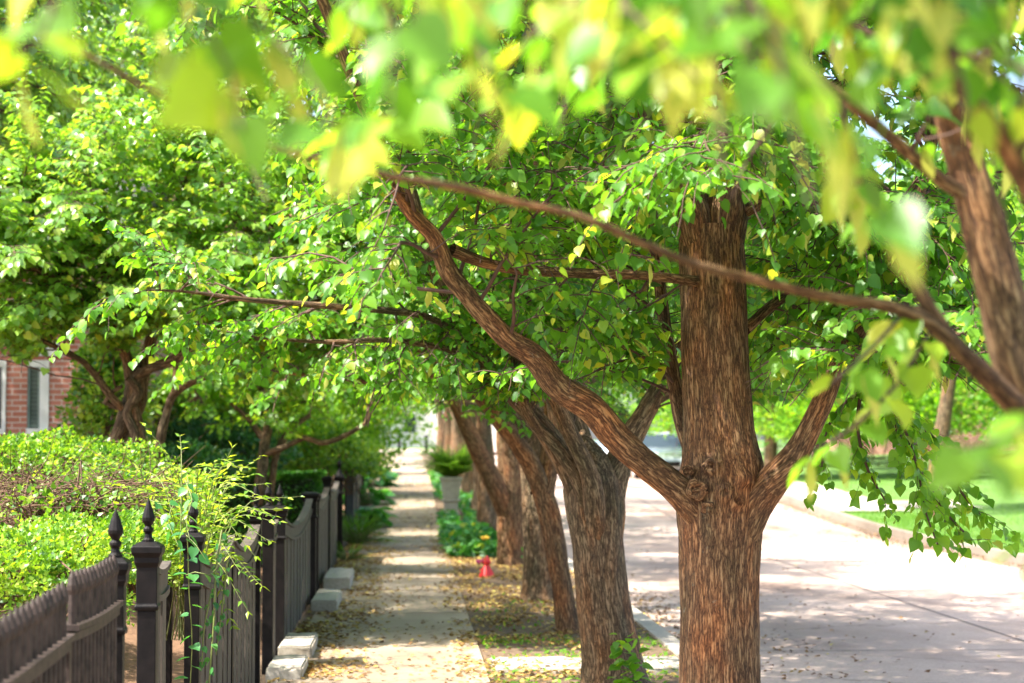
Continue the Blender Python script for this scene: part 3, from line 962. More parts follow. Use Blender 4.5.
addlimb('0b', [(1120, 560, 4.35, 30), (1085, 480, 4.3, 24), (1048, 438, 4.25, 16), (1010, 400, 4.2, 12), (968, 358, 4.15, 10), (930, 322, 4.1, 8.5), (890, 306, 4.05, 7), (820, 296, 4.0, 5.6), (760, 281, 3.95, 5.2), (700, 266, 3.9, 4.8), (640, 242, 3.85, 4.6),
                    (580, 216, 3.8, 4.3), (520, 204, 3.75, 4), (460, 188, 3.7, 4.4), (400, 178, 3.65, 4.2), (340, 164, 3.6, 4), (280, 150, 3.5, 3.5), (215, 125, 3.4, 3), (150, 90, 3.3, 2.4), (60, 40, 3.2, 1.6)], sides=12, step=.05, disp=.002)
addlimb('0c', [(960, 352, 4.15, 9), (930, 310, 4.1, 8), (915, 280, 4.1, 7), (900, 252, 4.1, 6.5), (884, 228, 4.1, 6), (860, 180, 4.1, 5), (840, 100, 4.1, 4)], sides=10, step=.06, disp=.002)
addlimb('0d', [(975, 200, 4.4, 9), (940, 180, 4.35, 7), (905, 150, 4.3, 6.5), (870, 120, 4.2, 6), (820, 80, 4.1, 5), (740, 30, 4.0, 4.5), (650, -20, 3.8, 4)], sides=10, step=.06, disp=.002)
# limbs reaching towards the camera above the frame, foliage hangs down into view
addlimb('0e', [(960, 60, 4.4, 14), (860, -60, 3.8, 16), (700, -140, 3.2, 18), (520, -160, 2.7, 16), (330, -150, 2.35, 14), (150, -130, 2.1, 10), (0, -120, 1.95, 6)], sides=10, step=.06, disp=.002)
addlimb('0f', [(930, 20, 4.4, 14), (900, -90, 3.6, 16), (860, -180, 2.9, 16), (800, -200, 2.4, 12), (700, -180, 2.0, 9), (560, -170, 1.8, 6)], sides=10, step=.06, disp=.002)
addlimb('0g', [(1122, 540, 4.3, 26), (1110, 430, 3.9, 18), (1075, 300, 3.4, 16), (1030, 190, 3.0, 12), (960, 80, 2.7, 10), (900, -20, 2.5, 7)], sides=10, step=.06, disp=.002)
rg = np.random.default_rng(13)
al = auto_limbs(rg, (1.2, 4.6, 0), 5.0, 7, 2.6, .7, .045, phase=.3, lo=3.3)
for a, b in al:
    t, pp, rr = limb_mesh(a, b, sides=7, step=.15, disp=0); limbs.append(t)
link('trunk', tb.mesh('trunk', BARK), t0)
for q in limbs: link('limb', q.mesh('limb', BARK), t0)


def lower_edge(px):
    return np.interp(px, [-50, 0, 60, 120, 200, 300, 340, 420, 500, 560, 640, 720, 780, 860, 900, 960, 1030, 1100],
                     [45, 50, 55, 95, 120, 128, 140, 108, 105, 95, 110, 130, 140, 200, 200, 150, 240, 260])


def keep0(P):
    px, py, dep = proj(P)
    r = np.abs(np.sin(P[:, 0] * 191.7 + P[:, 1] * 157.3 + P[:, 2] * 133.1))
    k = (P[:, 2] > 1.2) & (dep > 1.7)
    vis = (py > -10) & (px > -60) & (px < 1090)
    nz = np.array([noise.noise(Vector((a * 3.1, b * 3.1, c * 3.1))) for a, b, c in P])
    k &= ~(vis & (nz < np.interp(px, [0, 200, 260, 820, 900], [.06, .06, -.01, -.05, -.18])))
    low = py > lower_edge(px) + 26 * np.sin(px * .045 + dep * 3)
    k &= ~(vis & low)
    k &= ~((dep < 1.8) & (py > -40) & (r > .5))
    k &= ~((dep < 4.5) & (px > 925) & (px < 1040) & (py > 130))
    return k


G = Grower(23, leaf=.055, keep=keep0, yellow=.12, len2=1.0, len3=.4, l2=.17, l3=.11, ls=.05, bracts=.8)
G.limb(LL['0a'], .008, .5, 1, .8)
G.limb(LL['0b'], .004, .55, 1, .45)
G.limb(LL['0d'], .006, .2, 1, .6)
G.limb(LL['0e'], .006, .15, 1, .65, up=-.25)
G.limb(LL['0f'], .006, .15, 1, .65, up=-.25)
G.limb(LL['0g'], .006, .3, 1, .6)
for a, b in al: G.limb(a, .010, .25, 1, 1.0)
n0_ = G.finish(t0, LEAF)
print('tree0', n0_)

# hand placed foreground sprays that dip into the picture (part of the same tree)
FG = [  # px,py,Y start -> px,py,Y end
    [(930, 330, 4.1), (900, 380, 4.0), (850, 430, 3.9), (812, 452, 3.8)],
    [(905, 312, 4.1), (870, 350, 3.9), (830, 385, 3.8)],
    [(880, 228, 4.1), (862, 195, 3.8), (850, 165, 3.5)],
    [(340, 164, 3.6), (360, 130, 3.2), (400, 110, 2.9)],
    [(250, 20, 2.2), (300, 60, 2.1), (330, 110, 2.05), (322, 150, 2.0)],
    [(200, 20, 2.2), (230, 70, 2.1), (240, 130, 2.0)],
    [(440, 0, 2.3), (480, 50, 2.2), (500, 90, 2.1)],
    [(620, 0, 2.3), (660, 40, 2.2), (700, 80, 2.1)],
    [(700, -20, 2.3), (740, 30, 2.1), (750, 90, 2.0)],
    [(1060, 400, 2.4), (1010, 435, 2.2), (955, 448, 2.05)],
    [(1060, 520, 2.6), (1035, 550, 2.5), (1020, 580, 2.5)],
    [(60, -10, 2.3), (40, 40, 2.2), (10, 60, 2.1)],
]
for i, L in enumerate(FG):
    G = Grower(240 + i, leaf=.068, yellow=.10, droop=.3, ls=.06, bracts=1.0)
    p, r = PX([(a, b, c, 2.2) for a, b, c in L], 1); pp, rr = catmull(p, r, .06)
    G.tw.add(pp, rr, 5); G.leaves_on(pp, 1)
    me = leaf_mesh('leaf_spray', *G.arrays(), heart(), [LEAF_WARM], extra=G.bract_data())
    o_ = link('leaf_spray', me, t0)
    link('twig', G.tw.mesh('twig', TWIG), o_, False)

# ---- trees 3, 4, 5 ------------------------------------------------------------
def row_tree(seed, label, Y, X, trunk, stems, bark, leaf=.062, nl=9, reach=3.4, keep=zlow_keep, **kw):
    th = thing('linden_tree', label, 'tree', (X, Y, gzf(Y)), group='lindens lining the kerb')
    limbs.clear()
    tb = Tubes(); P, Rr = PX(trunk, 1); PP, RR = catmull(P, Rr, .06); tb.add(PP, RR, 30, .010, off=seed)
    paths = []
    for i, st in enumerate(stems):
        addlimb('s', st, sides=16, step=.1, disp=.006, off=i); paths.append(LL['s'])
    rg = np.random.default_rng(seed)
    al = auto_limbs(rg, (X, Y, gzf(Y)), 5.8, nl, reach, .5, .05, phase=seed, lo=2.5)
    for a, b in al:
        t, pp, rr = limb_mesh(a, b, sides=7, step=.15, disp=0); limbs.append(t)
    G = Grower(seed, leaf=leaf, keep=keep, len2=1.35, len3=.48, l2=.17, l3=.10, ls=.044, **kw)
    for p in paths: G.limb(p, .009, .35, 1, .8)
    for a, b in al: G.limb(a, .012, .2, 1, 1.1)
    n = finish_tree(th, tb, limbs, G, LEAF, bark, tmpl=kite() if Y > 20 else heart())
    print(label, n)
    return th


row_tree(31, 'third linden with a slim trunk curving left behind the leaning one', 18.0, 1.40,
         [(569, 640, 18, 16), (568, 628, 18, 11.5), (562, 590, 18, 10), (556, 550, 18, 10.5), (549, 515, 18, 11), (540, 485, 18, 10.5)],
         [[(470, 385, 17.4, 4), (430, 376, 17.2, 3), (385, 384, 17, 2.6), (340, 378, 16.8, 2.2), (280, 372, 16.6, 1.4)], [(455, 372, 17.3, 4), (420, 345, 17, 3), (370, 330, 16.8, 2.4), (310, 322, 16.6, 1.6)],
          [(542, 490, 18, 10.5), (530, 462, 17.9, 10), (517, 443, 17.8, 9), (500, 420, 17.7, 9), (478, 392, 17.5, 8), (450, 365, 17.2, 6), (405, 345, 17, 4)],
          [(542, 495, 18, 12), (550, 450, 18.1, 11), (556, 380, 18.2, 10), (560, 280, 18.4, 7), (562, 150, 18.6, 4)]], BARK)
row_tree(32, 'fourth linden with a straight grey brown trunk beside the slim curved one', 21.5, 1.41,
         [(541, 606, 21.5, 27), (540, 595, 21.5, 20), (540, 570, 21.5, 17), (539, 520, 21.5, 16.5), (537, 470, 21.5, 16), (535, 430, 21.5, 16)],
         [[(535, 445, 21.5, 15), (532, 400, 21.5, 13), (526, 340, 21.6, 11), (520, 250, 21.8, 8), (515, 150, 22, 5)],
          [(537, 455, 21.5, 11), (510, 410, 21.3, 8), (470, 375, 21, 6), (430, 350, 20.8, 4)],
          [(535, 455, 21.5, 11), (560, 410, 21.6, 8), (600, 370, 21.8, 6), (640, 340, 22, 4)]], BARK_GREY, nl=7)
row_tree(33, 'fifth linden whose dark trunk splits low with one stem leaning over the pavement', 27.4, 1.42,
         [(512, 575, 27.4, 19), (512, 566, 27.4, 16), (512, 540, 27.4, 14.5), (511, 500, 27.4, 14), (509, 460, 27.4, 12), (507, 430, 27.4, 11)],
         [[(506, 512, 27.4, 10), (495, 485, 27.2, 10), (480, 455, 27, 9), (466, 425, 26.8, 8), (450, 395, 26.5, 6), (425, 370, 26.2, 4)],
          [(508, 440, 27.4, 11), (506, 400, 27.5, 9), (500, 330, 27.7, 7), (495, 230, 28, 4)]], BARK, nl=7)


# ---- generic trees, copied down the street -------------------------------------
def generic_tree(seed, name, label, cat, loc, height, reach, lo, leaf, leafmat, bark, r0=.2, nl=12, group=None, l2=.34, l3=.17, ls=.075, keepz=1.9, rise=.45, tmpl=None, len2=1.5):
    th = thing(name, label, cat, loc, group=group)
    rg = np.random.default_rng(seed)
    m = 9; pts = []; p = np.array([0, 0, -.2])
    d = np.array([rg.normal(0, .05), rg.normal(0, .05), 1.0])
    for k in range(m + 1):
        pts.append(p.copy()); d = unit(d + rg.normal(0, .07, 3) * [1, 1, 0]); d[2] = abs(d[2]); p = p + d * height * .85 / m
    pts = np.array(pts)
    rr = np.array([r0 * 1.5] + list(np.linspace(r0, r0 * .2, m)))
    tb = Tubes(); PP, RR = catmull(pts, rr, .12); tb.add(PP, RR, 18, .008, off=seed)
    al = []
    base = auto_limbs(rg, (0, 0, 0), height * .82, nl, reach, rise, r0 * .5, phase=seed, lo=lo)
    for a, b in base:
        z = a[0][2]; i = np.interp(z, PP[:, 2], np.arange(len(PP))); q = PP[int(i)]
        a = a + np.array([q[0], q[1], 0]); al.append(a)
        tb.add(*catmull(a, b, .2), 7)
    kf = (lambda P: P[:, 2] > keepz + .2 * np.sin(P[:, 0] * 2.3) * np.cos(P[:, 1] * 1.7)) if keepz else None
    G = Grower(seed, leaf=leaf, keep=kf, len2=len2, len3=.55, l2=l2, l3=l3, ls=ls)
    for a in al: G.limb(a, .012, .2, 1, 1.0)
    G.limb(PP[len(PP) // 2:], .012, .1, 1, 1)
    link('trunk', tb.mesh('trunk', bark), th, False)
    P, A, Nn, S, T = G.arrays()
    cr = link('crown', leaf_mesh('crown', P, A, Nn, S, T, tmpl or kite(), [leafmat]), th, False)
    link('twigs', G.tw.mesh('twigs', TWIG), cr, False)
    print(name, len(P))
    return th


gA = generic_tree(41, 'linden_tree', 'sixth linden with a straight trunk behind the split one, beside the planter', 'tree', (1.42, 36, gzf(36)), 8.0, 3.4, 2.2, .085, LEAF, BARK_GREY, .17, 12, 'lindens lining the kerb')
rs = random.Random(9)
for i, (Y, s) in enumerate([(41, 1.0), (47, 1.05), (54, .95), (62, 1.1), (71, 1.0), (81, 1.05), (92, 1.1)]):
    lab = ['seventh linden, pale trunk seen between the planter and the split trunk',
           'distant linden past the planter, farther than the pale trunk'][min(i, 1)] if i < 1 else 'distant linden trunk past the planter on the kerb side of the pavement'
    copy_thing(gA, (1.42, Y, gzf(Y)), rs.uniform(0, 6.28), s, lab, 'lindens lining the kerb' if i < 1 else 'distant lindens past the planter')

# garden side and far side trees
gC = generic_tree(43, 'garden_tree', 'leafy garden tree behind the hedge at the left of the fence', 'tree', (-6.5, 33, gzf(33) + .5), 7.5, 3.6, 1.9, .10, LEAF_COOL, BARK_GREY, .15, 12, 'trees in the left gardens', keepz=2.0)
gE = generic_tree(45, 'garden_tree', 'tall leafy tree whose crown hides the brick house roof', 'tree', (-5.4, 21.5, .5), 8.5, 4.2, 3.2, .095, LEAF_COOL, BARK_GREY, .15, 15, 'trees in the left gardens', keepz=3.15, l2=.19, l3=.12)
copy_thing(gE, (-9.2, 18.5, .5), 2.0, 1.0, 'high crowned garden tree nearest the left edge', 'trees in the left gardens')
copy_thing(gE, (-3.3, 30.5, .5), 4.0, 1.1, 'high crowned garden tree behind the dark shrub', 'trees in the left gardens')
copy_thing(gE, (-4.6, 38, .5), 5.0, 1.2, 'high crowned garden tree beyond the trimmed hedge', 'trees in the left gardens')
GL = [(-9.5, 24, 1.0, 'garden tree spreading over the brick house wall at the far left edge'),
      (-4.2, 46, 1.05, 'garden tree farther back between the trimmed hedge and the fence'),
      (-10, 44, 1.2, 'tall garden tree behind the brick house corner'),
      (-14, 36, 1.2, 'garden tree rising behind the brick house roof'),
      (-6, 62, 1.2, 'distant garden tree beyond the last fence posts'),
      (-3.2, 78, 1.0, 'farthest garden tree left of the pavement end'),
      (-14, 62, 1.3, 'distant tall tree behind all the left gardens')]
for i, (X, Y, s, lab) in enumerate(GL):
    copy_thing(gE if i == 0 else gC, (X, Y, gzf(Y) + .4), i * 1.7, s, lab, 'trees in the left gardens')
gD = generic_tree(44, 'street_tree', 'broad tree on the far lawn with its dark trunk right of the weeping branch', 'tree', (10.95, 41.5, gzf(41.5)), 9.0, 4.2, 3.0, .115, LEAF_WARM, BARK_GREY, .19, 13, 'trees across the street', keepz=2.1, l2=.3, l3=.16, ls=.075)
FR = [(12.6, 31, 1.0), (17, 50, 1.0), (10.8, 60, 1.0), (10.9, 72, 1.0), (19, 58, 1.2), (13.5, 66, 1.1), (12.2, 80, 1.1), (12.5, 95, 1.2), (19, 46, 1.2), (22, 60, 1.25), (20, 76, 1.3), (27, 70, 1.4), (17, 34, 1.1), (24, 48, 1.3)]
for i, (X, Y, s) in enumerate(FR):
    copy_thing(gD, (X, Y, far_lawn_z(X, Y)), i * 2.1 + .4, s, 'yellow green tree standing farther back across the street', 'trees across the street')
# trees behind everything at the end of the street
EN = [(-16, 130, 1.5), (-8, 146, 1.4), (7.5, 138, 1.3), (13, 132, 1.5), (20, 130, 1.6), (30, 120, 1.6), (-26, 128, 1.5), (38, 100, 1.6), (34, 84, 1.5)]
for i, (X, Y, s) in enumerate(EN):
    copy_thing(gD, (X, Y, gzf(Y)), i * 1.3, s, 'tree beyond the cross street at the end of the view', 'trees beyond the cross street')

# ---- gnarled garden tree (multi stem) -------------------------------------------
gn = thing('gnarled_tree', 'gnarled garden tree with twisted multiple stems in front of the brick house', 'tree', tuple(at(128, 500, 18.0)))
tb = Tubes(); limbs = []
GS = [[(104, 480, 18, 7), (112, 450, 18, 7), (122, 425, 18, 8), (130, 405, 18, 10), (134, 385, 18, 9), (128, 360, 18, 8), (118, 335, 17.9, 6), (108, 290, 17.7, 5)],
      [(122, 490, 18.1, 8), (124, 455, 18.1, 8), (128, 430, 18.1, 9), (138, 405, 18.1, 9), (140, 380, 18.1, 9), (150, 340, 18.2, 8), (158, 300, 18.2, 7), (160, 240, 18.3, 4)],
      [(143, 490, 17.95, 9), (141, 455, 17.95, 9), (138, 425, 17.9, 9), (133, 400, 17.9, 8), (139, 375, 17.9, 7), (170, 362, 17.7, 6), (205, 345, 17.5, 5), (260, 320, 17.2, 3.5), (320, 300, 17, 2)],
      [(130, 460, 17.85, 6), (136, 435, 17.85, 6), (127, 412, 17.85, 6), (138, 392, 17.85, 6), (128, 378, 17.8, 5)]]
for st in GS:
    P, Rr = PX(st, 1); A_, B_ = catmull(P, np.array(Rr) * .78, .05); tb.add(A_, B_, 16, .014, off=len(limbs)); limbs.append(A_)
paths = list(limbs); limbs = []
for key, L in {'g1': [(122, 408, 17.9, 4), (108, 392, 17.8, 4), (98, 378, 17.7, 3.6), (84, 362, 17.6, 3.2), (68, 352, 17.5, 2.6), (30, 335, 17.4, 2)],
               'g2': [(118, 408, 17.95, 3), (105, 402, 17.9, 3), (112, 392, 17.85, 2.5), (122, 386, 17.8, 2)],
               'g3': [(118, 335, 17.9, 5), (70, 290, 17.5, 4), (20, 260, 17.2, 3), (-40, 240, 17, 2)],
               'g4': [(158, 300, 18.2, 5), (210, 250, 17.8, 4), (270, 220, 17.4, 3), (330, 215, 17, 2)],
               'g5': [(108, 290, 17.7, 4), (90, 230, 17.6, 3), (60, 170, 17.4, 2)],
               'g6': [(160, 240, 18.3, 4), (190, 170, 18.4, 3), (230, 110, 18.5, 2)]}.items():
    addlimb(key, L, sides=10, step=.1, disp=.004); paths.append(LL[key])


def keepg(P):
    px, py, dep = proj(P)
    r = np.abs(np.sin(P[:, 0] * 71.7 + P[:, 1] * 47.3 + P[:, 2] * 83.1))
    edge = np.interp(px, [-100, 0, 60, 100, 140, 200, 300, 420], [330, 345, 350, 338, 340, 372, 385, 360])
    return (py < edge + 14 * np.sin(px * .07)) | ((py < edge + 50) & (r < .05))


G = Grower(51, leaf=.066, keep=keepg, yellow=.10, droop=.15, len2=1.8, len3=.5, l2=.095, l3=.075, ls=.038)
for p in paths[:3]: G.limb(p, .009, .6, 1, .9)
for p in paths[4:]: G.limb(p, .008, .25, 1, .9)
n = finish_tree(gn, tb, limbs, G, LEAF_COOL, BARK_GREY, heart()); print('gnarled', n)

# ---- leaning slim tree right of it, and the small spreading tree -----------------
def slim_tree(seed, name, label, base, stems, edge, leafmat=LEAF_COOL, leaf=.085, l2=.24, L2=1.3):
    th = thing(name, label, 'tree', tuple(base)); tb = Tubes(); paths = []
    for i, st in enumerate(stems):
        P, Rr = PX(st, 1); A_, B_ = catmull(P, Rr, .08); tb.add(A_, B_, 12, .008, off=i); paths.append(A_)
    def kp(P):
        px, py, dep = proj(P)
        return py < np.interp(px, *edge) + 10 * np.sin(px * .09)
    G = Grower(seed, leaf=leaf, keep=kp, yellow=.08, droop=.2, len2=L2, len3=.45, l2=l2 * .55, l3=.10, ls=.045)
    for p in paths[:1]: G.limb(p, .008, .6, 1, .9)
    for p in paths[1:]: G.limb(p, .007, .2, 1, .9)
    finish_tree(th, tb, [], G, leafmat, BARK_GREY, kite())
    print(name, sum(len(x) for x in G.P))
    return th


slim_tree(52, 'slim_tree', 'slim garden tree with a single curved stem right of the gnarled one', at(158, 490, 19.5),
          [[(154, 492, 19.5, 4.5), (158, 455, 19.5, 4.5), (165, 420, 19.5, 4), (174, 395, 19.5, 4), (190, 384, 19.4, 3.8), (215, 372, 19.3, 3), (250, 350, 19.2, 2.4), (300, 330, 19, 1.6)],
           [(174, 395, 19.5, 3.5), (176, 370, 19.5, 3), (185, 330, 19.6, 2.5), (200, 270, 19.8, 2)]],
          ([0, 150, 200, 260, 330, 420], [300, 350, 375, 390, 385, 360]))
slim_tree(53, 'small_tree', 'small spreading tree with reddish trunk rising behind the trimmed hedge', at(262, 505, 26),
          [[(258, 505, 26, 6), (262, 475, 26, 5.5), (264, 450, 26, 5), (268, 425, 26, 4.5), (262, 400, 26, 4), (258, 360, 26, 3), (255, 300, 26, 2)],
           [(264, 455, 26, 3.5), (285, 447, 25.8, 3), (305, 438, 25.6, 2.6), (320, 443, 25.5, 2.6), (335, 440, 25.4, 2.6), (355, 430, 25.2, 2.2), (368, 420, 25, 2), (368, 400, 25, 1.5)],
           [(264, 440, 26, 3.2), (245, 415, 26, 2.6), (225, 400, 26, 2.2), (205, 385, 26, 1.5)],
           [(268, 425, 26, 3), (290, 400, 26, 2.2), (320, 385, 25.8, 2), (350, 370, 25.6, 1.4)],
           [(270, 505, 26.1, 4), (272, 478, 26.1, 4), (276, 455, 26.1, 3.6), (290, 430, 26.2, 3), (310, 415, 26.4, 2)]],
          ([180, 230, 270, 300, 360, 420], [425, 428, 432, 428, 415, 405]), LEAF_WARM, .09)


# ================================================================== SHRUBS
def leaf_cloud(seed, name, label, cat, centre, rad, n, size, leafmat, tmpl, twigs=60, shell=.55, up=.4, stemmat=DRYTWIG, group=None, yellow=.05, lumps=.25, bottom=None, arch=0):
    rg = np.random.default_rng(seed)
    th = thing(name, label, cat, (centre[0], centre[1], centre[2] - rad[2]), group=group)
    d = rg.normal(0, 1, (n, 3)); d /= np.linalg.norm(d, axis=1)[:, None]
    d[:, 2] = np.where(d[:, 2] < -.5, -d[:, 2], d[:, 2])
    rad_ = np.array([1 + lumps * 2 * noise.noise(Vector((x * 2.1 + seed, y * 2.1, z * 2.1))) + lumps * noise.noise(Vector((x * 6, y * 6 + seed, z * 6))) for x, y, z in d])
    q = shell + (1 - shell) * rg.random(n) ** .6
    P = np.array(centre) + d * (rad_ * q)[:, None] * np.array(rad)
    A = d * .8 + rg.normal(0, .6, (n, 3)) + np.array([0, 0, up])
    Nn = d * .7 + np.array([0, 0, .8]) + rg.normal(0, .4, (n, 3))
    S = size * rg.uniform(.6, 1.25, n)
    T = np.stack([np.clip(rg.normal(.5, .22, n) + .5 * np.array([noise.noise(Vector(p * 3)) for p in P]), 0, 1), (rg.random(n) < yellow) * rg.uniform(.3, 1, n)], 1)
    link('foliage', leaf_mesh('foliage', P, A, Nn, S, T, tmpl, [leafmat]), th)
    tb = Tubes()
    c0 = np.array([centre[0], centre[1], centre[2] - rad[2]])
    for i in range(twigs):
        k = rg.integers(0, n)
        b = c0 + np.array([rg.normal(0, rad[0] * .25), rg.normal(0, rad[1] * .25), 0])
        e = P[k]; mid = (b + e) / 2 + rg.normal(0, .12, 3) * rad[0] + np.array([0, 0, .1])
        pp, rr = catmull([b, mid, e], [.008, .006, .003], .15); tb.add(pp, rr, 4)
    link('stems', tb.mesh('stems', stemmat), th)
    return th


def cc(px, py, Y):
    return tuple(at(px, py, Y))


leaf_cloud(61, 'leafy_shrub', 'bright yellow green shrub spreading below the brick house at the left edge', 'shrub', cc(20, 480, 14.5), (.95, .9, .30), 11000, .036, SHRUB, kite(), 200, .7)
leaf_cloud(62, 'leafy_shrub', 'bright green shrub mound between the gnarled tree and the fence posts', 'shrub', cc(120, 506, 13.5), (.62, .8, .23), 7500, .033, SHRUB, kite(), 160, .6)
leaf_cloud(63, 'leafy_shrub', 'low pale green shrub just behind the near picket fence', 'shrub', cc(30, 585, 9.2), (.46, 1.0, .25), 13000, .026, SHRUB, kite(), 150, .55)
leaf_cloud(64, 'leafy_shrub', 'low fine leaved shrub behind the first two capped gate posts', 'shrub', cc(100, 560, 10.5), (.42, .8, .21), 9000, .027, SHRUB, kite(), 120, .55)
# bare brown twiggy undergrowth
rg = np.random.default_rng(65); tb = Tubes()
for i in range(1000):
    a = at(rg.uniform(-10, 170), rg.uniform(478, 550), rg.uniform(11.4, 12.8)); a = np.array(a)
    d = unit(rg.normal(0, 1, 3) * [1, .6, .6]); e = a + d * rg.uniform(.1, .35)
    tb.add(np.array([a, (a + e) / 2 + rg.normal(0, .02, 3), e]), [.004, .003, .0015], 3)
props(link('brushwood', tb.mesh('brushwood', DRYTWIG)), 'tangle of dry brown twigs under the bright shrubs', 'brushwood', kind='stuff')

leaf_cloud(165, 'leafy_shrub', 'thin open shrub growing out of the dry brown twigs', 'shrub', cc(70, 515, 11.6), (.55, .5, .20), 700, .04, SHRUB, kite(), 160, .1)
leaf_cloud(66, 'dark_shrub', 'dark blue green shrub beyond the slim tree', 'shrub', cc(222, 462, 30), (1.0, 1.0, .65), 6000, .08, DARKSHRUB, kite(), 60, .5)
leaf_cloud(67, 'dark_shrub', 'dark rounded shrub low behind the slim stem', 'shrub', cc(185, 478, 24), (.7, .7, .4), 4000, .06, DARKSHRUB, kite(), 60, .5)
leaf_cloud(68, 'garden_shrub', 'soft green shrub right of the brick wall corner', 'shrub', cc(113, 405, 22), (.42, .9, .85), 5200, .07, SHRUB, kite(), 90, .35, yellow=.2)
leaf_cloud(69, 'garden_shrub', 'sunlit shrub above the trimmed hedge near the fence', 'shrub', cc(330, 462, 34), (1.0, 1.2, .55), 5500, .08, SHRUB, kite(), 60, .5)
leaf_cloud(70, 'garden_shrub', 'pale sunlit shrub between the small tree and the dark shrub', 'shrub', cc(285, 455, 38), (1.4, 1.2, .7), 6500, .09, SHRUB, kite(), 60, .5)
leaf_cloud(71, 'garden_shrub', 'pale distant shrub mass behind the slim tree', 'shrub', cc(180, 430, 34), (2.2, 1.2, .9), 9000, .1, SHRUB, kite(), 60, .5)
leaf_cloud(72, 'garden_shrub', 'distant shrub behind the small spreading tree', 'shrub', cc(310, 425, 48), (2.4, 1.5, 1.4), 9000, .13, LEAF_WARM, kite(), 60, .5)
leaf_cloud(79, 'garden_shrub', 'tall shrub far back at the left gardens end', 'shrub', cc(230, 425, 52), (3.4, 1.5, 1.6), 9000, .15, LEAF_WARM, kite(), 60, .5)
leaf_cloud(80, 'street_shrub', 'shrub on the far lawn left of the dark trunk', 'shrub', cc(850, 425, 58), (2.6, 1.5, 1.0), 8000, .13, LEAF_WARM, kite(), 60, .5)

for i_, (px_, Y_, rx_, lab_) in enumerate([(720, 62, 2.6, 'shrub across the street seen just right of the near trunk'), (960, 56, 3.0, 'wide shrub on the far lawn at the right, behind the dark trunk'), (1010, 66, 4.5, 'shrub farthest right beyond the lawn'), (880, 60, 3.6, 'shrub behind the lawn straight above the hanging branch tip'), (640, 92, 3.2, 'shrub at the end of the street behind the parked cars'), (790, 75, 3.4, 'shrub behind the paved strip across the street')]):
    leaf_cloud(180 + i_, 'street_shrub', lab_, 'shrub', cc(px_, 405, Y_), (rx_, 1.6, 1.9), 9000, .14, LEAF_WARM, kite(), 40, .5)
# trimmed hedge : box of leaves round a twiggy core
def hedge(name, label, x0, x1, y0, y1, z0, z1, n, seed):
    th = thing(name, label, 'hedge', ((x0 + x1) / 2, (y0 + y1) / 2, z0)); rg = np.random.default_rng(seed)
    u = rg.random((n, 3)); f = rg.integers(0, 4, n)
    u[:, 2] = np.where(f <= 1, 1 - .06 * u[:, 2], u[:, 2]); u[:, 1] = np.where(f == 2, .08 * u[:, 1], u[:, 1]); u[:, 0] = np.where(f == 3, 1 - .06 * u[:, 0], u[:, 0])
    P = np.array([x0, y0, z0]) + u * np.array([x1 - x0, y1 - y0, z1 - z0])
    P += np.array([[0, 0, .05 * noise.noise(Vector(p * 1.5))] for p in P])
    outw = np.stack([(u[:, 0] > .9) * 1., (u[:, 1] < .1) * -1., (u[:, 2] > .9) * 1.], 1)
    A = outw + rg.normal(0, .5, (n, 3)); Nn = outw * .6 + np.array([0, 0, .6]) + rg.normal(0, .5, (n, 3))
    T = np.stack([np.clip(rg.normal(.5, .22, n), 0, 1), np.zeros(n)], 1)
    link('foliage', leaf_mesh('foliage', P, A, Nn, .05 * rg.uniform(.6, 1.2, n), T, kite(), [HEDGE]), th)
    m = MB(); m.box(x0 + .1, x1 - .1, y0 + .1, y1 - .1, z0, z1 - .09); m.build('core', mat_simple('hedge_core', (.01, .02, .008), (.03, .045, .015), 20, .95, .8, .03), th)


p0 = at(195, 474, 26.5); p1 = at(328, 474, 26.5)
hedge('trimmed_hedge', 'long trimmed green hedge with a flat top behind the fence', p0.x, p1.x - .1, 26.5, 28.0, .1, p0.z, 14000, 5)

# arching sprays (narrow paired leaves) over the gate posts
G = Grower(66, leaf=.06, yellow=.2, droop=.25, ls=.03)
sp = thing('arching_shrub', 'yellow green shrub with long arching sprays leaning over the fence top', 'shrub', (-1.8, 10.8, .1))
rg = np.random.default_rng(8)
tb = Tubes(); P = []; A = []; Nn = []; S = []; T = []
ends = [(125, 455, 10.2), (145, 430, 10.6), (180, 440, 10.5), (205, 468, 10.3), (240, 478, 10.4), (262, 500, 10.5), (275, 520, 10.6), (283, 512, 10.8), (270, 545, 10.4), (255, 560, 10.3), (240, 575, 10.2), (262, 590, 10.3),
        (225, 500, 10.4), (215, 530, 10.2), (150, 490, 10.4), (110, 500, 10.2), (190, 480, 10.6), (232, 452, 10.8), (165, 470, 10.4), (300, 500, 11.2), (248, 615, 10.2), (232, 630, 10.2), (135, 520, 10), (90, 480, 10.5), (205, 510, 10.6), (250, 535, 10.7)]
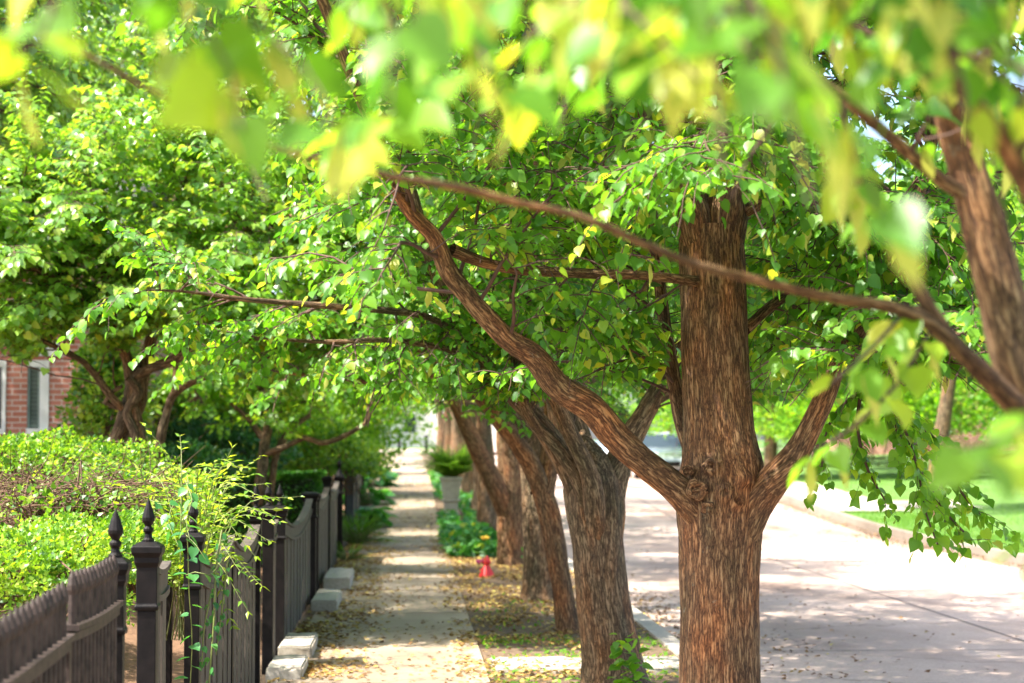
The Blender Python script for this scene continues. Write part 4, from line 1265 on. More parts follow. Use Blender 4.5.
for j in range(58):
    e = ends[j % len(ends)] if j < len(ends) else (rg.uniform(100, 280), rg.uniform(455, 600), rg.uniform(10.1, 11.6))
    b = np.array(at(205 + rg.normal(0, 22), 640, 10.9 + rg.normal(0, .25)))
    b[0] = min(b[0], -1.16)
    en = np.array(at(*e))
    mid = (b + en) / 2 + np.array([0, 0, .28 + .1 * rg.random()]) + rg.normal(0, .05, 3)
    mid[0] = (b[0] * .6 + en[0] * .4)
    pp, rr = catmull([b, mid, en + np.array([0, 0, .02])], [.004, .003, .0012], .06); tb.add(pp, rr, 4)
    n = len(pp)
    i0 = int(n * .3)
    for i in range(i0, n):
        d = unit(pp[min(i + 1, n - 1)] - pp[i - 1]); sd = unit(np.cross(d, [0, 0, 1.]) + 1e-6)
        for sg in (-1, 1):
            P.append(pp[i]); A.append(d * .8 + sd * sg * .8 + np.array([0, 0, -.15]) + rg.normal(0, .2, 3)); Nn.append(np.array([0, 0, 1.]) + rg.normal(0, .4, 3))
            S.append(.05 * rg.uniform(.6, 1.3)); T.append([np.clip(rg.normal(.6, .25), 0, 1), (rg.random() < .3) * rg.uniform(.3, .8)])
link('foliage', leaf_mesh('foliage', P, A, Nn, S, T, lance(), [SHRUB]), sp); link('stems', tb.mesh('stems', STEM), sp)

# vine with heart leaves climbing between the gate posts and hanging down the boards
vn = thing('climbing_vine', 'green climbing vine wound round the capped gate posts and hanging down the boards', 'vine', (-1.1, 9.4, 0))
G = Grower(67, leaf=.052, yellow=.02, droop=.5, ls=.07)
for L in [[(190, 690, 9.6, 1), (192, 640, 9.5, 1), (189, 590, 9.4, 1), (188, 550, 9.3, 1), (186, 530, 9.2, 1), (180, 505, 9.2, .6)],
          [(186, 535, 9.2, 1), (196, 545, 9.1, 1), (206, 560, 9.1, .6)], [(186, 575, 9.3, 1), (195, 572, 9.2, 1), (210, 575, 9.2, .8), (222, 560, 9.3, .6)],
          [(185, 480, 9.5, 1), (192, 500, 9.3, 1), (186, 520, 9.2, .8), (190, 540, 9.1, .5)], [(176, 500, 9.6, 1), (168, 520, 9.5, .8), (178, 545, 9.4, .5)],
          [(150, 500, 9.5, 1), (165, 505, 9.4, .8), (176, 495, 9.4, .5)]]:
    p, r = PX(L, 1); pp, rr = catmull(p, r, .06); G.tw.add(pp, rr * .5, 4); G.leaves_on(pp, 1)
for L in [[(222, 530, 9.9, 1), (216, 570, 9.85, 1), (214, 620, 9.8, 1), (210, 670, 9.8, .8), (208, 700, 9.8, .6)], [(228, 560, 9.9, 1), (222, 610, 9.9, .8), (216, 655, 9.85, .6)], [(212, 590, 9.85, 1), (204, 630, 9.8, .8), (202, 665, 9.8, .5)]]:
    p, r = PX(L, 1); pp, rr = catmull(p, r, .05); G.tw.add(pp, rr, 4)
    G.leaf = .032; G.leaves_on(pp, 1); G.leaves_on(pp, 1)
link('foliage', leaf_mesh('foliage', *G.arrays(), heart(), [PERENNIAL]), vn); link('stems', G.tw.mesh('stems', STEM), vn)


# ================================================================== FENCE
FX = -1.05


def fence_post(parent, x, y, w=.05, h=1.30, mat=IRON, fin='spear', z0=None, k=1.0, name='post'):
    z = gzf(y) - .1 if z0 is None else z0
    w = w * .72
    g = gzf(y)
    m = MB()
    m.stack(x, y, [(w, z), (w, g + h - .26)])
    m.stack(x, y, [(w * 1.22, g + h - .262), (w * 1.3, g + h - .245), (w * 1.12, g + h - .235), (w * 1.12, g + h - .09), (w * 1.35, g + h - .07), (w * 1.35, g + h - .05), (w * 1.62, g + h - .03), (w * 1.62, g + h - .006), (w * .9, g + h + .012)])
    po = m.build(name, mat, parent, .004)
    f = MB()
    if fin == 'spear':
        prof = [(.42, 0), (.42, .012), (.28, .022), (.24, .04), (.36, .055), (.36, .066), (.22, .078), (.44, .105), (.46, .12), (.30, .16), (.10, .20), (.02, .215)]
        prof = [(r * .05 * k / 1.0, g + h + .01 + zz * .82) for r, zz in prof]
        f.stack(x, y, prof, 12)
    elif fin == 'ball':
        prof = [(.9, 0), (.5, .06), (.25, .10), (.2, .13), (.42, .16), (.5, .19), (.42, .225), (.15, .25), (.03, .27)]
        prof = [(r * .08, g + h + .01 + zz * .9) for r, zz in prof]
        f.stack(x, y, prof, 12)
    fo = f.build('finial', mat, po, smooth=False) if fin else None
    if fo: fo.matrix_parent_inverse = Matrix.Identity(4)
    return po


def picket_panel(parent, y0, y1, h, pitch=.078, x=FX):
    m = MB(); r = MB(); sl = MB()
    n = int((y1 - y0) / pitch); L = y1 - y0
    def zr(y):
        t = (y - y0) / L
        return gzf(y) + h - .155 - .010 * L * math.sin(math.pi * t)
    for i in range(n):
        y = y0 + (i + .5) * pitch; zt = zr(y); w = .019; t = .011
        # slim picket with a rounded point
        m.stack(x + .012, y, [(.0135, .06), (.0135, zt + .10), (.0185, zt + .115), (.0185, zt + .13), (.011, zt + .155), (.003, zt + .175)], 8)
        sl.box(x - .020, x - .008, y - .024, y + .024, .05, zt - .02)
    m.build('pickets', BRONZE, parent, smooth=False)
    sl.build('slats', BOARD, parent)
    k = 16
    for dz, hw, hh in ((0, .034, .009), (-.028, .022, .012)):
        vs = []; fs = []
        for i in range(k + 1):
            y = y0 + L * i / k; z = zr(y) + dz
            vs += [(x - hw, y, z - hh), (x + hw + .006, y, z - hh), (x + hw + .006, y, z + hh), (x - hw, y, z + hh)]
        for i in range(k):
            for j in range(4):
                a = i * 4 + j; b = i * 4 + (j + 1) % 4
                fs.append((a, b, b + 4, a + 4))
        fs += [(3, 2, 1, 0), tuple(k * 4 + j for j in range(4))]
        r.add(vs, fs)
    r.build('rail', BRONZE, parent)


def board_panel(parent, y0, y1, h, pitch=.20, x=FX, dip=.10, mat=BOARD):
    m = MB(); n = max(2, int(round((y1 - y0) / pitch))); L = y1 - y0; p = L / n
    def zt(y):
        t = (y - y0) / L
        return gzf(y) + h - dip * math.sin(math.pi * t) ** .8
    for i in range(n):
        a = y0 + i * p + .008; b = y0 + (i + 1) * p - .008
        za, zb = zt(a) - .10, zt(b) - .10
        o = .006 * ((i * 7) % 3)
        m.add([(x - .02, a, .02 + gzf(a)), (x + .005 + o, a, .02 + gzf(a)), (x + .005 + o, b, .02 + gzf(a)), (x - .02, b, .02 + gzf(a)), (x - .02, a, za), (x + .005 + o, a, za), (x + .005 + o, b, zb), (x - .02, b, zb)],
              [(0, 3, 2, 1), (4, 5, 6, 7), (0, 1, 5, 4), (1, 2, 6, 5), (2, 3, 7, 6), (3, 0, 4, 7)])
    m.build('boards', mat, parent)
    k = 14; r = MB()
    for z_lo, z_hi, hw in ((-.125, -.098, .032), (-.097, -.018, .022), (-.016, .006, .036)):
        vs = []; fs = []
        for i in range(k + 1):
            y = y0 + L * i / k; z = zt(y)
            vs += [(x - hw, y, z + z_lo), (x + hw, y, z + z_lo), (x + hw, y, z + z_hi), (x - hw, y, z + z_hi)]
        for i in range(k):
            for j in range(4):
                a = i * 4 + j; b = i * 4 + (j + 1) % 4
                fs.append((a, b, b + 4, a + 4))
        fs += [(3, 2, 1, 0), tuple(k * 4 + j for j in range(4))]
        r.add(vs, fs)
    r.build('rail', mat, parent)


f1 = thing('picket_fence', 'near iron picket fence with spiked top and a capped post at its end', 'fence', (FX, 5, 0))
picket_panel(f1, 3.0, 6.16, 1.28); picket_panel(f1, 6.22, 7.17, 1.30)
m = MB(); m.box(FX - .02, FX + .02, 6.17, 6.21, -.05, 1.13); m.build('middle_post', BRONZE, f1)
fence_post(f1, FX, 7.24, .045, 1.29, k=1.25)

f2 = thing('gate_posts', 'leading black capped gate post with a short board panel behind it', 'gate post', (FX, 8.14, 0))
fence_post(f2, FX, 8.14, .052, 1.30, k=1.15); board_panel(f2, 8.20, 8.62, 1.20, .14, dip=.02)
f3 = thing('gate_post', 'black capped post set back behind the pair, half hidden by vine', 'gate post', (-1.37, 11.4, 0))
fence_post(f3, -1.37, 11.4, .05, 1.20, k=1.1)

f4 = thing('board_fence', 'weathered board fence between the vine covered post and the three spear topped posts', 'fence', (FX, 9.81, 0))
fence_post(f4, FX, 9.81, .05, 1.26, k=1.15)
board_panel(f4, 9.88, 11.75, 1.16); board_panel(f4, 11.80, 13.72, 1.14)
m = MB(); m.box(FX - .025, FX + .025, 11.755, 11.795, -.05, 1.1); m.build('middle_post', IRON, f4)
fence_post(f4, FX, 13.8, .045, 1.24, k=1.15)
f5 = thing('gate_post', 'middle black spear topped post of the trio above the stone steps', 'gate post', (FX, 15.0, 0))
fence_post(f5, FX, 15.0, .055, 1.22, k=1.2)
board_panel(f5, 15.08, 15.6, 1.1, .2, dip=.02)
f6 = thing('board_fence', 'swooping board fence panel running past the stone steps to the dark capped posts', 'fence', (FX, 16.3, 0))
fence_post(f6, FX, 16.3, .06, 1.18, IRON, k=1.2)
board_panel(f6, 16.4, 21.1, 1.10, .33, dip=.16)
fence_post(f6, FX, 21.3, .085, 1.16, fin=None)
f7 = thing('board_fence', 'second board fence panel between the dark capped posts and the ball topped post', 'fence', (FX, 22.3, 0))
fence_post(f7, FX, 22.3, .06, 1.12, fin=None)
board_panel(f7, 22.4, 25.5, 1.12, .33, dip=.1)
fence_post(f7, FX, 25.6, .06, 1.25, fin=None)
board_panel(f7, 25.7, 29.0, 1.12, .33, dip=.1)
f8 = thing('gate_post', 'large black post with pyramid cap and ball finial standing by the pavement edge', 'gate post', (FX, 30, 0))
fence_post(f8, FX, 30, .07, 1.18, fin='ball')
f9 = thing('gate_post', 'blue grey fluted post with ball top behind the large black one', 'gate post', (-1.02, 34.5, 0))
fence_post(f9, -1.02, 34.5, .09, 1.22, IRON_BLUE, fin='ball')
m = MB(); m.stack(-1.02, 34.5, [(.16, gzf(34.5)), (.16, .10), (.12, .14), (.12, .2)]); m.build('plinth', IRON_BLUE, f9, .01)
f10 = thing('board_fence', 'distant grey fence running on beyond the ball topped posts', 'fence', (-1.15, 37, 0))
board_panel(f10, 36, 41, 1.15, .4, x=-1.12, mat=BOARD); board_panel(f10, 41.2, 47, 1.15, .4, x=-1.12, mat=BOARD)
fence_post(f10, -1.12, 41.1, .07, 1.25, IRON_BLUE); fence_post(f10, -1.12, 47.1, .07, 1.25, IRON); fence_post(f10, -1.12, 35.9, .06, 1.25, IRON)
f11 = thing('board_fence', 'farthest tall grey fence posts at the left of the pavement end', 'fence', (-1.1, 60, 0))
for yy in (54, 58, 62, 66):
    fence_post(f11, -1.1, yy, .12, 1.5, IRON_BLUE, fin=None)
board_panel(f11, 62.2, 65.8, 1.35, .5, x=-1.1)

# ---- stone steps at the fence foot ---------------------------------------------------
def stone(label, x0, x1, y0, y1, h):
    import bmesh
    g = gzf(y0); bm = bmesh.new(); bmesh.ops.create_cube(bm, size=1)
    for v in bm.verts:
        v.co = Vector(((x0 + x1) / 2 + v.co.x * (x1 - x0), (y0 + y1) / 2 + v.co.y * (y1 - y0), g - .04 + (v.co.z + .5) * (h + .04)))
    bmesh.ops.bevel(bm, geom=bm.edges[:], offset=.014, segments=2, affect='EDGES')
    bmesh.ops.subdivide_edges(bm, edges=[e for e in bm.edges if e.calc_length() > .08], cuts=7, use_grid_fill=True)
    for v in bm.verts:
        n_ = noise.noise(v.co * 9) * .009 + noise.noise(v.co * 30) * .004
        v.co += Vector((n_, n_ * .6, n_ * .9 - (.012 if noise.noise(v.co * 5 + Vector((3, 1, 2))) > .45 else 0)))
    me = bpy.data.meshes.new('stone_step'); bm.to_mesh(me); bm.free(); me.materials.append(STONEM)
    props(link('stone_step', me), label, 'step', 'stone steps along the fence')


stone('nearest pale stone step at the fence foot', -1.02, -.76, 14.4, 15.3, .10)
stone('second pale stone step, touching the nearest one at its back', -1.02, -.76, 15.75, 16.8, .12)
stone('third stone step, farther up under the swooping fence panel', -.98, -.72, 20.0, 21.5, .13)
stone('fourth stone step near the dark capped posts, farthest of the four', -.98, -.68, 22.9, 24.7, .16)
stone('low stone block between perennials beyond the ball topped post', -1.0, -.75, 39.0, 39.8, .2)
stone('flat concrete slab crossing the planting strip at the foot of the leaning linden', .62, 2.1, 14.8, 15.7, .03)

# ================================================================== PLANTER, PLANTS
ppos = at(455, 514, 0.001 + 44.0)
PXC = .86; PYC = 42.0
pl_g = gzf(PYC)
pt = thing('planter', 'square cast stone planter on a pedestal beside the pavement', 'planter', (PXC, PYC, pl_g))
m = MB(); m.stack(PXC, PYC, [(.18, pl_g - .05), (.18, pl_g + .05), (.15, pl_g + .07), (.15, pl_g + .27), (.20, pl_g + .29), (.20, pl_g + .34)]); m.build('pedestal', TERRA, pt, .01)
m = MB(); m.stack(PXC, PYC, [(.14, pl_g + .34), (.165, pl_g + .37), (.215, pl_g + .72), (.24, pl_g + .74), (.24, pl_g + .80), (.20, pl_g + .80), (.19, pl_g + .76)]); m.build('bowl', TERRA, pt, .01)


def rosette(name, label, cat, loc, n, L, width, mat, up=.9, seed=0, tmplf=None, group=None, k=7, droop=1.0, leaflets=True):
    th = thing(name, label, cat, loc, group=group); rg = np.random.default_rng(seed)
    P = []; A = []; Nn = []; S = []; T = []; tb = Tubes()
    for i in range(n):
        a = rg.uniform(0, 6.283); e = rg.uniform(.25, 1.2)
        d = unit(np.array([math.cos(a), math.sin(a), up * e * 1.6])); p = np.array(loc, float) + np.array([math.cos(a), math.sin(a), 0]) * .05
        ln = L * rg.uniform(.6, 1.1); pts = [p]
        for j in range(k):
            d = unit(d + np.array([0, 0, -droop * .22 * (j + 1) / k])); p = p + d * ln / k; pts.append(p)
        pts = np.array(pts); tb.add(pts, np.linspace(.006, .002, k + 1), 3)
        if leaflets:
            sd = unit(np.cross(d, [0, 0, 1.]))
            for j in range(1, k * 3):
                t = j / (k * 3); q = np.array([np.interp(t * k, np.arange(k + 1), pts[:, c]) for c in range(3)])
                dd = unit(pts[min(int(t * k) + 1, k)] - pts[int(t * k)])
                for sg in (-1, 1):
                    P.append(q); A.append(sd * sg + dd * .4 + rg.normal(0, .12, 3)); Nn.append([0, 0, 1.] + rg.normal(0, .2, 3)); S.append(width * (1 - abs(t - .4)) * 1.1); T.append([np.clip(rg.normal(.5, .2), 0, 1), 0])
        else:
            P.append(pts[-3]); A.append(d + rg.normal(0, .1, 3)); Nn.append(np.array([0, 0, 1.]) + rg.normal(0, .3, 3)); S.append(width * rg.uniform(.7, 1.2)); T.append([np.clip(rg.normal(.5, .25), 0, 1), 0])
    link('fronds' if leaflets else 'leaves', leaf_mesh('foliage', P, A, Nn, S, T, tmplf or lance(), [mat]), th)
    link('stems', tb.mesh('stems', STEM), th)
    return th


rosette('fern', 'large arching green fern filling the stone planter', 'fern', (PXC, PYC, pl_g + .76), 220, .95, .10, LEAF_WARM, 1.5, 3, droop=1.1)
HO = [((-1.0, 45, 0), 'wide leaved hosta clump left of the far pavement'), ((-.95, 52, 0), 'variegated pale hosta clump farthest up the left pavement edge'), ((-.95, 38.5, 0), 'hosta clump by the low stone block'),
      ((-1.05, 59, 0), 'distant broad leaved clump by the tall grey fence posts')]
for i, ((x, y, z), lab) in enumerate(HO):
    rosette('hosta', lab, 'hosta', (x, y, gzf(y)), 60, .6, .34, PERENNIAL, .8, 30 + i, tmplf=heart(), leaflets=False)
rosette('daylily', 'grassy bright green clump beside the large black post', 'plant', (-.86, 33.0, 0), 260, .55, .3, GRASSM, 1.3, 40, tmplf=blade(), leaflets=False)
rosette('daylily', 'small grassy tuft at the foot of the large black post', 'plant', (-.88, 28.6, 0), 70, .25, .2, GRASSM, 1.3, 41, tmplf=blade(), leaflets=False)


def scatter_leaves(name, label, cat, regions, mat, tmpl, size, seed, flat=.25, kind='stuff', zf=None, tone=(.5, .25), yellow=.1, up=0, layers=0):
    rg = np.random.default_rng(seed); P = []; A = []; Nn = []; S = []; T = []
    for (x0, x1, y0, y1, n, wgt) in regions:
        x = rg.uniform(x0, x1, n) if wgt is None else x0 + (x1 - x0) * rg.beta(wgt[0], wgt[1], n)
        y = rg.uniform(y0, y1, n)
        # clump
        c = np.array([noise.noise(Vector((a * 1.7, b * .9, seed))) for a, b in zip(x, y)])
        k = rg.random(n) < np.clip(.55 + 1.4 * c, .05, 1)
        x, y = x[k], y[k]; m = len(x)
        z = gz(y) + .024 if zf is None else np.array([zf(a, b) for a, b in zip(x, y)]) + .01
        z = z + rg.random(m) * layers
        P.append(np.stack([x, y, z + .006 * rg.random(m)], 1))
        a = rg.uniform(0, 6.283, m)
        A.append(np.stack([np.cos(a), np.sin(a), up + rg.normal(0, flat, m)], 1))
        Nn.append(np.stack([rg.normal(0, flat, m), rg.normal(0, flat, m), np.ones(m)], 1))
        S.append(size * rg.uniform(.5, 1.2, m)); T.append(np.stack([np.clip(rg.normal(tone[0], tone[1], m), 0, 1), (rg.random(m) < yellow) * rg.uniform(.4, 1, m)], 1))
    o = link(name, leaf_mesh(name, np.concatenate(P), np.concatenate(A), np.concatenate(Nn), np.concatenate(S), np.concatenate(T), tmpl, [mat]))
    return props(o, label, cat, kind=kind)


scatter_leaves('fallen_leaves', 'yellow and brown fallen leaves along the pavement edges', 'fallen leaves',
               [(-1.0, -.1, 8, 36, 13000, (1.0, 2.6)), (-.9, .57, 10, 60, 4600, None), (.35, 1.6, 12, 34, 8200, (1.2, 1.6)), (.6, 2.1, 12, 34, 4600, None)],
               LITTER, heart(), .042, 71, yellow=.16)
scatter_leaves('street_leaves', 'scattered brown leaves lying in the street gutter', 'fallen leaves',
               [(2.3, 3.2, 12, 30, 1600, (.9, 3)), (3, 9, 12, 40, 900, None), (2.3, 4.5, 13, 24, 1500, (.8, 2.5)), (7.6, 9.0, 25, 48, 2600, (3, 1))],
               LITTER, kite(), .05, 72, zf=lambda x, y: gzf(y) - .118, yellow=.1, tone=(.15, .2))
scatter_leaves('strip_weeds', 'low green weeds and grass in the planting strip', 'weeds',
               [(.6, 2.1, 12.5, 17.5, 3200, None), (.6, 2.1, 18, 22, 500, None)], GRASSM, lance(), .06, 73, zf=lawn_z, up=.5, flat=.4)
scatter_leaves('groundcover', 'leafy green groundcover along the right pavement edge up to the planter', 'groundcover',
               [(.55, 1.35, 29, 37.5, 3600, None), (1.1, 1.6, 37.5, 46, 1300, None), (.6, .9, 37.5, 40.5, 260, None), (.6, 1.2, 46, 62, 1200, None)], PERENNIAL, heart(), .12, 74, layers=.2, up=.2, flat=.6, yellow=.04)
scatter_leaves('lawn_grass', 'bright green grass of the far lawn', 'grass',
               [(9.2, 10.9, 26, 43, 26000, None), (10.9, 20, 26, 44, 30000, None), (10.9, 24, 46.3, 62, 24000, None)], GRASSM, blade(), .09, 75, zf=lambda x, y: far_lawn_z(x, y) - .035, up=1.6, flat=.5, yellow=.03)

# leafy clump with blossoms at the foot of the split linden
leaf_cloud(90, 'flower_clump', 'leafy green clump with a yellow blossom left of the split linden', 'plant', (.98, 29.8, .16), (.28, .5, .22), 1100, .10, PERENNIAL, heart(), 20, .3)
leaf_cloud(91, 'leafy_clump', 'small green clump right of the split linden foot', 'plant', (1.66, 25.8, .16), (.14, .3, .26), 420, .09, PERENNIAL, heart(), 12, .3)
def flower(label, loc, mat, r=.05):
    th = thing('flower', label, 'flower', (loc[0], loc[1], gzf(loc[1])))
    P = []; A = []; Nn = []
    for k in range(9):
        a = k * 2 * math.pi / 9; P.append(loc); A.append([math.cos(a), math.sin(a) * .6 - .3, .4]); Nn.append([0, -1, .8])
    link('petals', leaf_mesh('petals', P, A, Nn, [r] * 9, [[.5, 0]] * 9, kite(), [mat]), th)
    m = MB(); m.stack(loc[0], loc[1] - .01, [(.012, loc[2]), (.016, loc[2] + .012), (.006, loc[2] + .022)], 8); m.build('centre', YELP, th)
    m = MB(); m.stack(loc[0], loc[1], [(.004, gzf(loc[1])), (.003, loc[2])], 5); m.build('stem', STEM, th)
flower('orange yellow blossom on the leafy clump beside the split linden', tuple(at(485, 539, 29.2)), YELP, .075)
flower('pink blossom low at the front of the leafy clump', tuple(at(481, 563, 26.8)), PINKP, .085)
# small red garden figure-less ornament: a red bell shaped hydrant-like marker
rx, ry = at(487, 575, 25.2).x, 25.2
ro = thing('garden_ornament', 'small bright red ornament standing in the leaf litter by the pavement', 'ornament', (rx, ry, 0))
m = MB(); m.stack(rx, ry, [(.10, 0), (.10, .02), (.085, .05), (.05, .12), (.035, .15)], 14); m.build('base', REDP, ro)
m = MB(); m.stack(rx, ry, [(.02, .148), (.045, .17), (.05, .20), (.035, .23), (.01, .27)], 14); m.build('knob', REDP, ro)
m = MB(); m.box(rx - .09, rx - .04, ry - .012, ry + .012, .08, .10); m.build('handle', REDP, ro)

# post between the fourth and fifth lindens
lp = thing('lamp_post', 'thin dark lamp post between the fourth and fifth linden trunks', 'lamp post', (1.95, 34, 0))
m = MB(); m.stack(1.95, 34, [(.10, -.05), (.10, .25), (.07, .3), (.055, .35), (.045, 2.9), (.06, 2.92), (.06, 2.98)], 12); m.build('pole', IRON, lp)
m = MB(); m.stack(1.95, 34, [(.07, 2.98), (.15, 3.05), (.17, 3.35), (.10, 3.42)], 8); m.build('lantern', WHITEP, lp)
m = MB(); m.stack(1.95, 34, [(.20, 3.42), (.20, 3.44), (.08, 3.56), (.02, 3.62)], 8); m.build('cap', IRON, lp)

# bollards at the cross street
for x, lab in ((-.55, 'short dark bollard at the left of the pavement end'), (.85, 'short dark bollard at the right of the pavement end')):
    g = gzf(104)
    bo = thing('bollard', lab, 'bollard', (x, 104, g), group='bollards at the pavement end')
    m = MB(); m.stack(x, 104, [(.13, g - .05), (.13, g + .08), (.09, g + .12), (.08, g + .85)], 12); m.build('shaft', IRON, bo)
    m = MB(); m.stack(x, 104, [(.11, g + .85), (.11, g + .9), (.08, g + .97), (.02, g + 1.0)], 12); m.build('cap', IRON, bo)

# ================================================================== HOUSES
HY = 26.0
hs = thing('brick_house', 'red brick house with white trimmed window at the far left', 'house', (-8.5, HY, 0))
hx1 = at(84, 400, HY).x
m = MB()
wx0, wx1 = at(27, 400, HY).x, at(49, 400, HY).x
wz0, wz1 = at(0, 434, HY).z, at(0, 360, HY).z
vx0, vx1 = -6.4, at(6, 400, HY).x
# front wall made of pieces round two openings
T_ = .25
def wall(m, x0, x1, z0, z1): m.box(x0, x1, HY, HY + T_, z0, z1)
HH = 4.3
wall(m, -13, vx0, 0, HH); wall(m, vx1, wx0, 0, HH); wall(m, wx1, hx1, 0, HH)
wall(m, vx0, vx1, 0, wz0); wall(m, vx0, vx1, wz1, HH); wall(m, wx0, wx1, 0, wz0); wall(m, wx0, wx1, wz1, HH)
m.box(hx1 - T_, hx1 - .002, HY + T_, HY + 9, 0, HH)
m.build('wall', BRICK, hs)
def window(x0, x1, label=None, shutter=True):
    m = MB(); fr = .05
    mid = x0 + (x1 - x0) * .58 if shutter else x1
    m.box(x0, x1, HY - .02, HY + .08, wz1 - .09, wz1 - .001); m.box(x0, x1, HY - .05, HY + .08, wz0 + .001, wz0 + .07)
    m.box(mid, x1 - .001, HY - .02, HY + .09, wz0 + .07, wz1 - .09) if shutter else m.box(x1 - fr, x1 - .001, HY - .02, HY + .09, wz0 + .07, wz1 - .09)
    w_ = m.build('window', WHITEP, hs)
    g = MB(); g.box(x0 + .001, mid, HY + .10, HY + .12, wz0 + .05, wz1 - .05); q = g.build('pane', GLASS, w_); q.matrix_parent_inverse = Matrix.Identity(4)
    s = MB(); nn = 14
    if shutter:
        for i in range(nn):
            z = wz0 + .08 + (wz1 - wz0 - .18) * i / nn
            s.add([(x0 + .01, HY + .05, z), (mid - .01, HY + .05, z), (mid - .01, HY + .02, z + .05), (x0 + .01, HY + .02, z + .05)], [(0, 1, 2, 3)])
        s.box(x0 + .002, x0 + .03, HY + .01, HY + .06, wz0 + .07, wz1 - .09); s.box(mid - .03, mid - .002, HY + .01, HY + .06, wz0 + .07, wz1 - .09)
        q = s.build('shutter', SHUTTERM, w_); q.matrix_parent_inverse = Matrix.Identity(4)
window(wx0, wx1); window(vx0, vx1, shutter=False)
m = MB(); m.box(wx0 - .12, wx1 + .12, HY - .04, HY - .002, wz1 + .05, wz1 + .25); m.build('lintel', WHITEP, hs, .01)
m = MB(); m.add([(-13.4, HY - .4, HH), (hx1 + .4, HY - .4, HH), (hx1 + .4, HY + 9.4, HH), (-13.4, HY + 9.4, HH), (-13.4, HY + 4.5, HH + 1.5), (hx1 + .4, HY + 4.5, HH + 1.5)], [(0, 1, 5, 4), (3, 4, 5, 2), (1, 2, 5), (0, 4, 3), (0, 3, 2, 1)])
m.build('roof', ROOFM, hs)


def house(label, x0, x1, y, z0, h, mat, depth=9, wins=4, roofc=ROOFM):
    th = thing('house', label, 'house', ((x0 + x1) / 2, y, z0))
    m = MB(); m.box(x0, x1, y, y + depth, z0 - .3, z0 + h); m.build('wall', mat, th)
    m = MB(); m.add([(x0 - .4, y - .4, z0 + h), (x1 + .4, y - .4, z0 + h), (x1 + .4, y + depth + .4, z0 + h), (x0 - .4, y + depth + .4, z0 + h), (x0 - .4, y + depth / 2, z0 + h + 2.6), (x1 + .4, y + depth / 2, z0 + h + 2.6)],
                    [(0, 1, 5, 4), (3, 4, 5, 2), (1, 2, 5), (0, 4, 3), (0, 3, 2, 1)]); m.build('roof', roofc, th)
    W = (x1 - x0) / wins
    for s in range(int(h // 2.8)):
        for i in range(wins):
            cx = x0 + W * (i + .5); zz = z0 + .9 + 2.8 * s
            m = MB(); m.box(cx - .55, cx + .55, y - .06, y - .002, zz - .08, zz + 1.5); w_ = m.build('window', WHITEP, th)
            g = MB(); g.box(cx - .45, cx + .45, y - .075, y - .062, zz + .02, zz + 1.4); q = g.build('pane', GLASS, w_); q.matrix_parent_inverse = Matrix.Identity(4)
    m = MB(); cx = x0 + W * 1.0; m.box(cx - .5, cx + .5, y - .08, y - .003, z0, z0 + 2.1); m.build('door', ROOFM, th)
    return th


house('cream rendered house at the end of the street beyond the cross street', -9, 9, 150, gzf(150), 6, CREAM, wins=5)
house('pale house on the far lawn behind the right hand trees', 26, 42, 62, 1.2, 6, CREAM)
house('brick house across the street behind the far trees', 19, 31, 88, 1.2, 6, BRICK)
house('pale garden house behind the left trees', -22, -9, 70, 1.0, 6, CREAM)

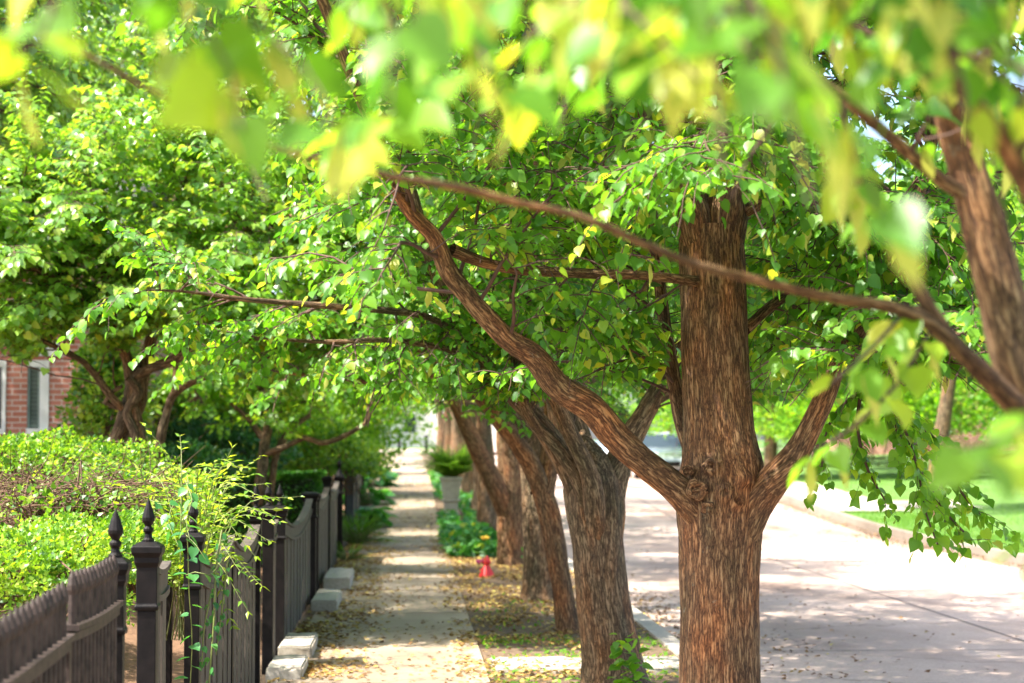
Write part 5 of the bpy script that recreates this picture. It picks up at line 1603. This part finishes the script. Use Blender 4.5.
# ================================================================== CARS
def car(label, X, Y, mat, group='cars parked across the street'):
    g = gzf(Y) - .118
    th = thing('parked_car', label, 'car', (X, Y, g), group=group)
    # side profile (y forward is towards camera: -y), width sections
    prof = [(-2.2, .32), (-2.25, .55), (-2.15, .74), (-1.9, .84), (-1.1, .93), (-.95, .96)]
    secs = [(-2.22, .35, .60, .74), (-2.1, .28, .80, .84), (-1.5, .25, .90, .88), (-.9, .25, .98, .90), (0, .25, 1.0, .90), (1.0, .25, 1.0, .90), (1.7, .26, .98, .88), (2.15, .30, .90, .82), (2.25, .38, .7, .76)]
    vs = []; fs = []
    for (yy, zb, zt, hw) in secs:
        vs += [(X - hw * .94, Y + yy, g + zb), (X - hw, Y + yy, g + (zb + zt) * .5), (X - hw * .93, Y + yy, g + zt), (X + hw * .93, Y + yy, g + zt), (X + hw, Y + yy, g + (zb + zt) * .5), (X + hw * .94, Y + yy, g + zb)]
    for i in range(len(secs) - 1):
        for j in range(6):
            a = i * 6 + j; b = i * 6 + (j + 1) % 6
            fs.append((a, b, b + 6, a + 6))
    fs += [tuple(range(5, -1, -1)), tuple((len(secs) - 1) * 6 + j for j in range(6))]
    m = MB(); m.add(vs, fs); b = m.build('body', mat, th, .03, True)
    # cabin glass and roof
    m = MB()
    lo = [(X - .80, Y - 1.0, g + .965), (X + .80, Y - 1.0, g + .965), (X + .78, Y + 1.75, g + .965), (X - .78, Y + 1.75, g + .965)]
    hi = [(X - .60, Y - .2, g + 1.40), (X + .60, Y - .2, g + 1.40), (X + .60, Y + 1.15, g + 1.42), (X - .60, Y + 1.15, g + 1.42)]
    m.add(lo + hi, [(0, 3, 2, 1), (4, 5, 6, 7), (0, 1, 5, 4), (1, 2, 6, 5), (2, 3, 7, 6), (3, 0, 4, 7)]); m.build('windows', GLASS, th, .02)
    m = MB(); m.add([(X - .64, Y - .27, g + 1.385), (X + .64, Y - .27, g + 1.385), (X + .64, Y + 1.22, g + 1.40), (X - .64, Y + 1.22, g + 1.40), (X - .55, Y - .1, g + 1.46), (X + .55, Y - .1, g + 1.46), (X + .55, Y + 1.0, g + 1.47), (X - .55, Y + 1.0, g + 1.47)],
                    [(0, 3, 2, 1), (4, 5, 6, 7), (0, 1, 5, 4), (1, 2, 6, 5), (2, 3, 7, 6), (3, 0, 4, 7)]); m.build('roof', mat, th, .02)
    for sx in (-1, 1):
        m = MB(); m.box(X + sx * .62 - .16, X + sx * .62 + .16, Y - 2.262, Y - 2.10, g + .56, g + .70); m.build('headlight', HEADL, th, .03)
        m = MB(); m.box(X + sx * .95 - .09, X + sx * .95 + .09, Y - .85, Y - .72, g + .95, g + 1.08); m.build('mirror', mat, th, .03)
        for yy in (-1.35, 1.4):
            w_ = Tubes(); xx = X + sx * .80
            w_.add(np.array([[xx - .10, Y + yy, g + .32], [xx - .085, Y + yy, g + .32], [xx + .085, Y + yy, g + .32], [xx + .10, Y + yy, g + .32]]), [.22, .32, .32, .22], 20)
            wh = link('wheel', w_.mesh('wheel', RUBBER), th)
            r_ = Tubes(); r_.add(np.array([[xx - .105, Y + yy, g + .32], [xx + .105, Y + yy, g + .32]]), [.2, .2], 12); link('rim', r_.mesh('rim', CHROME), wh, False)
    m = MB(); m.box(X - .42, X + .42, Y - 2.27, Y - 2.15, g + .38, g + .54); m.build('grille', IRON, th, .01)


car('silver blue car parked across the street, seen between the near trunk and the leaning linden', 7.95, 64, PAINT_S)
car('pale blue car parked farther up the street, seen in the fork of the leaning linden', 8.0, 76, PAINT_B)

# ================================================================== LIGHT
SUN_EL, SUN_AZ = 56.0, -112.0      # azimuth measured from +Y (view direction) towards +X
w_ = bpy.data.worlds.new("World"); sc.world = w_; w_.use_nodes = True
nt = w_.node_tree
bg = nt.nodes['Background']
sky = nt.nodes.new('ShaderNodeTexSky'); sky.sky_type = 'NISHITA'; sky.sun_disc = False
sky.sun_elevation = R(SUN_EL); sky.sun_rotation = R(SUN_AZ)
sky.air_density = .7; sky.dust_density = 3.0; sky.ozone_density = .3
nt.links.new(sky.outputs[0], bg.inputs[0]); bg.inputs[1].default_value = .15
sd = bpy.data.lights.new('sun', 'SUN'); sd.energy = 3.7; sd.angle = R(.55); sd.color = (1, .95, .86)
so = bpy.data.objects.new('sun', sd); COL.objects.link(so)
v = Vector((math.sin(R(SUN_AZ)) * math.cos(R(SUN_EL)), math.cos(R(SUN_AZ)) * math.cos(R(SUN_EL)), math.sin(R(SUN_EL))))
so.rotation_euler = v.to_track_quat('Z', 'Y').to_euler()
so.location = (0, 0, 30)

sc.view_settings.view_transform = 'Standard'
sc.view_settings.look = 'None'
sc.view_settings.exposure = 2.08
sc.view_settings.gamma = 1
sc.cycles.use_denoising = True
sc.cycles.max_bounces = 8
sc.cycles.diffuse_bounces = 4
sc.cycles.transmission_bounces = 6
sc.cycles.glossy_bounces = 2
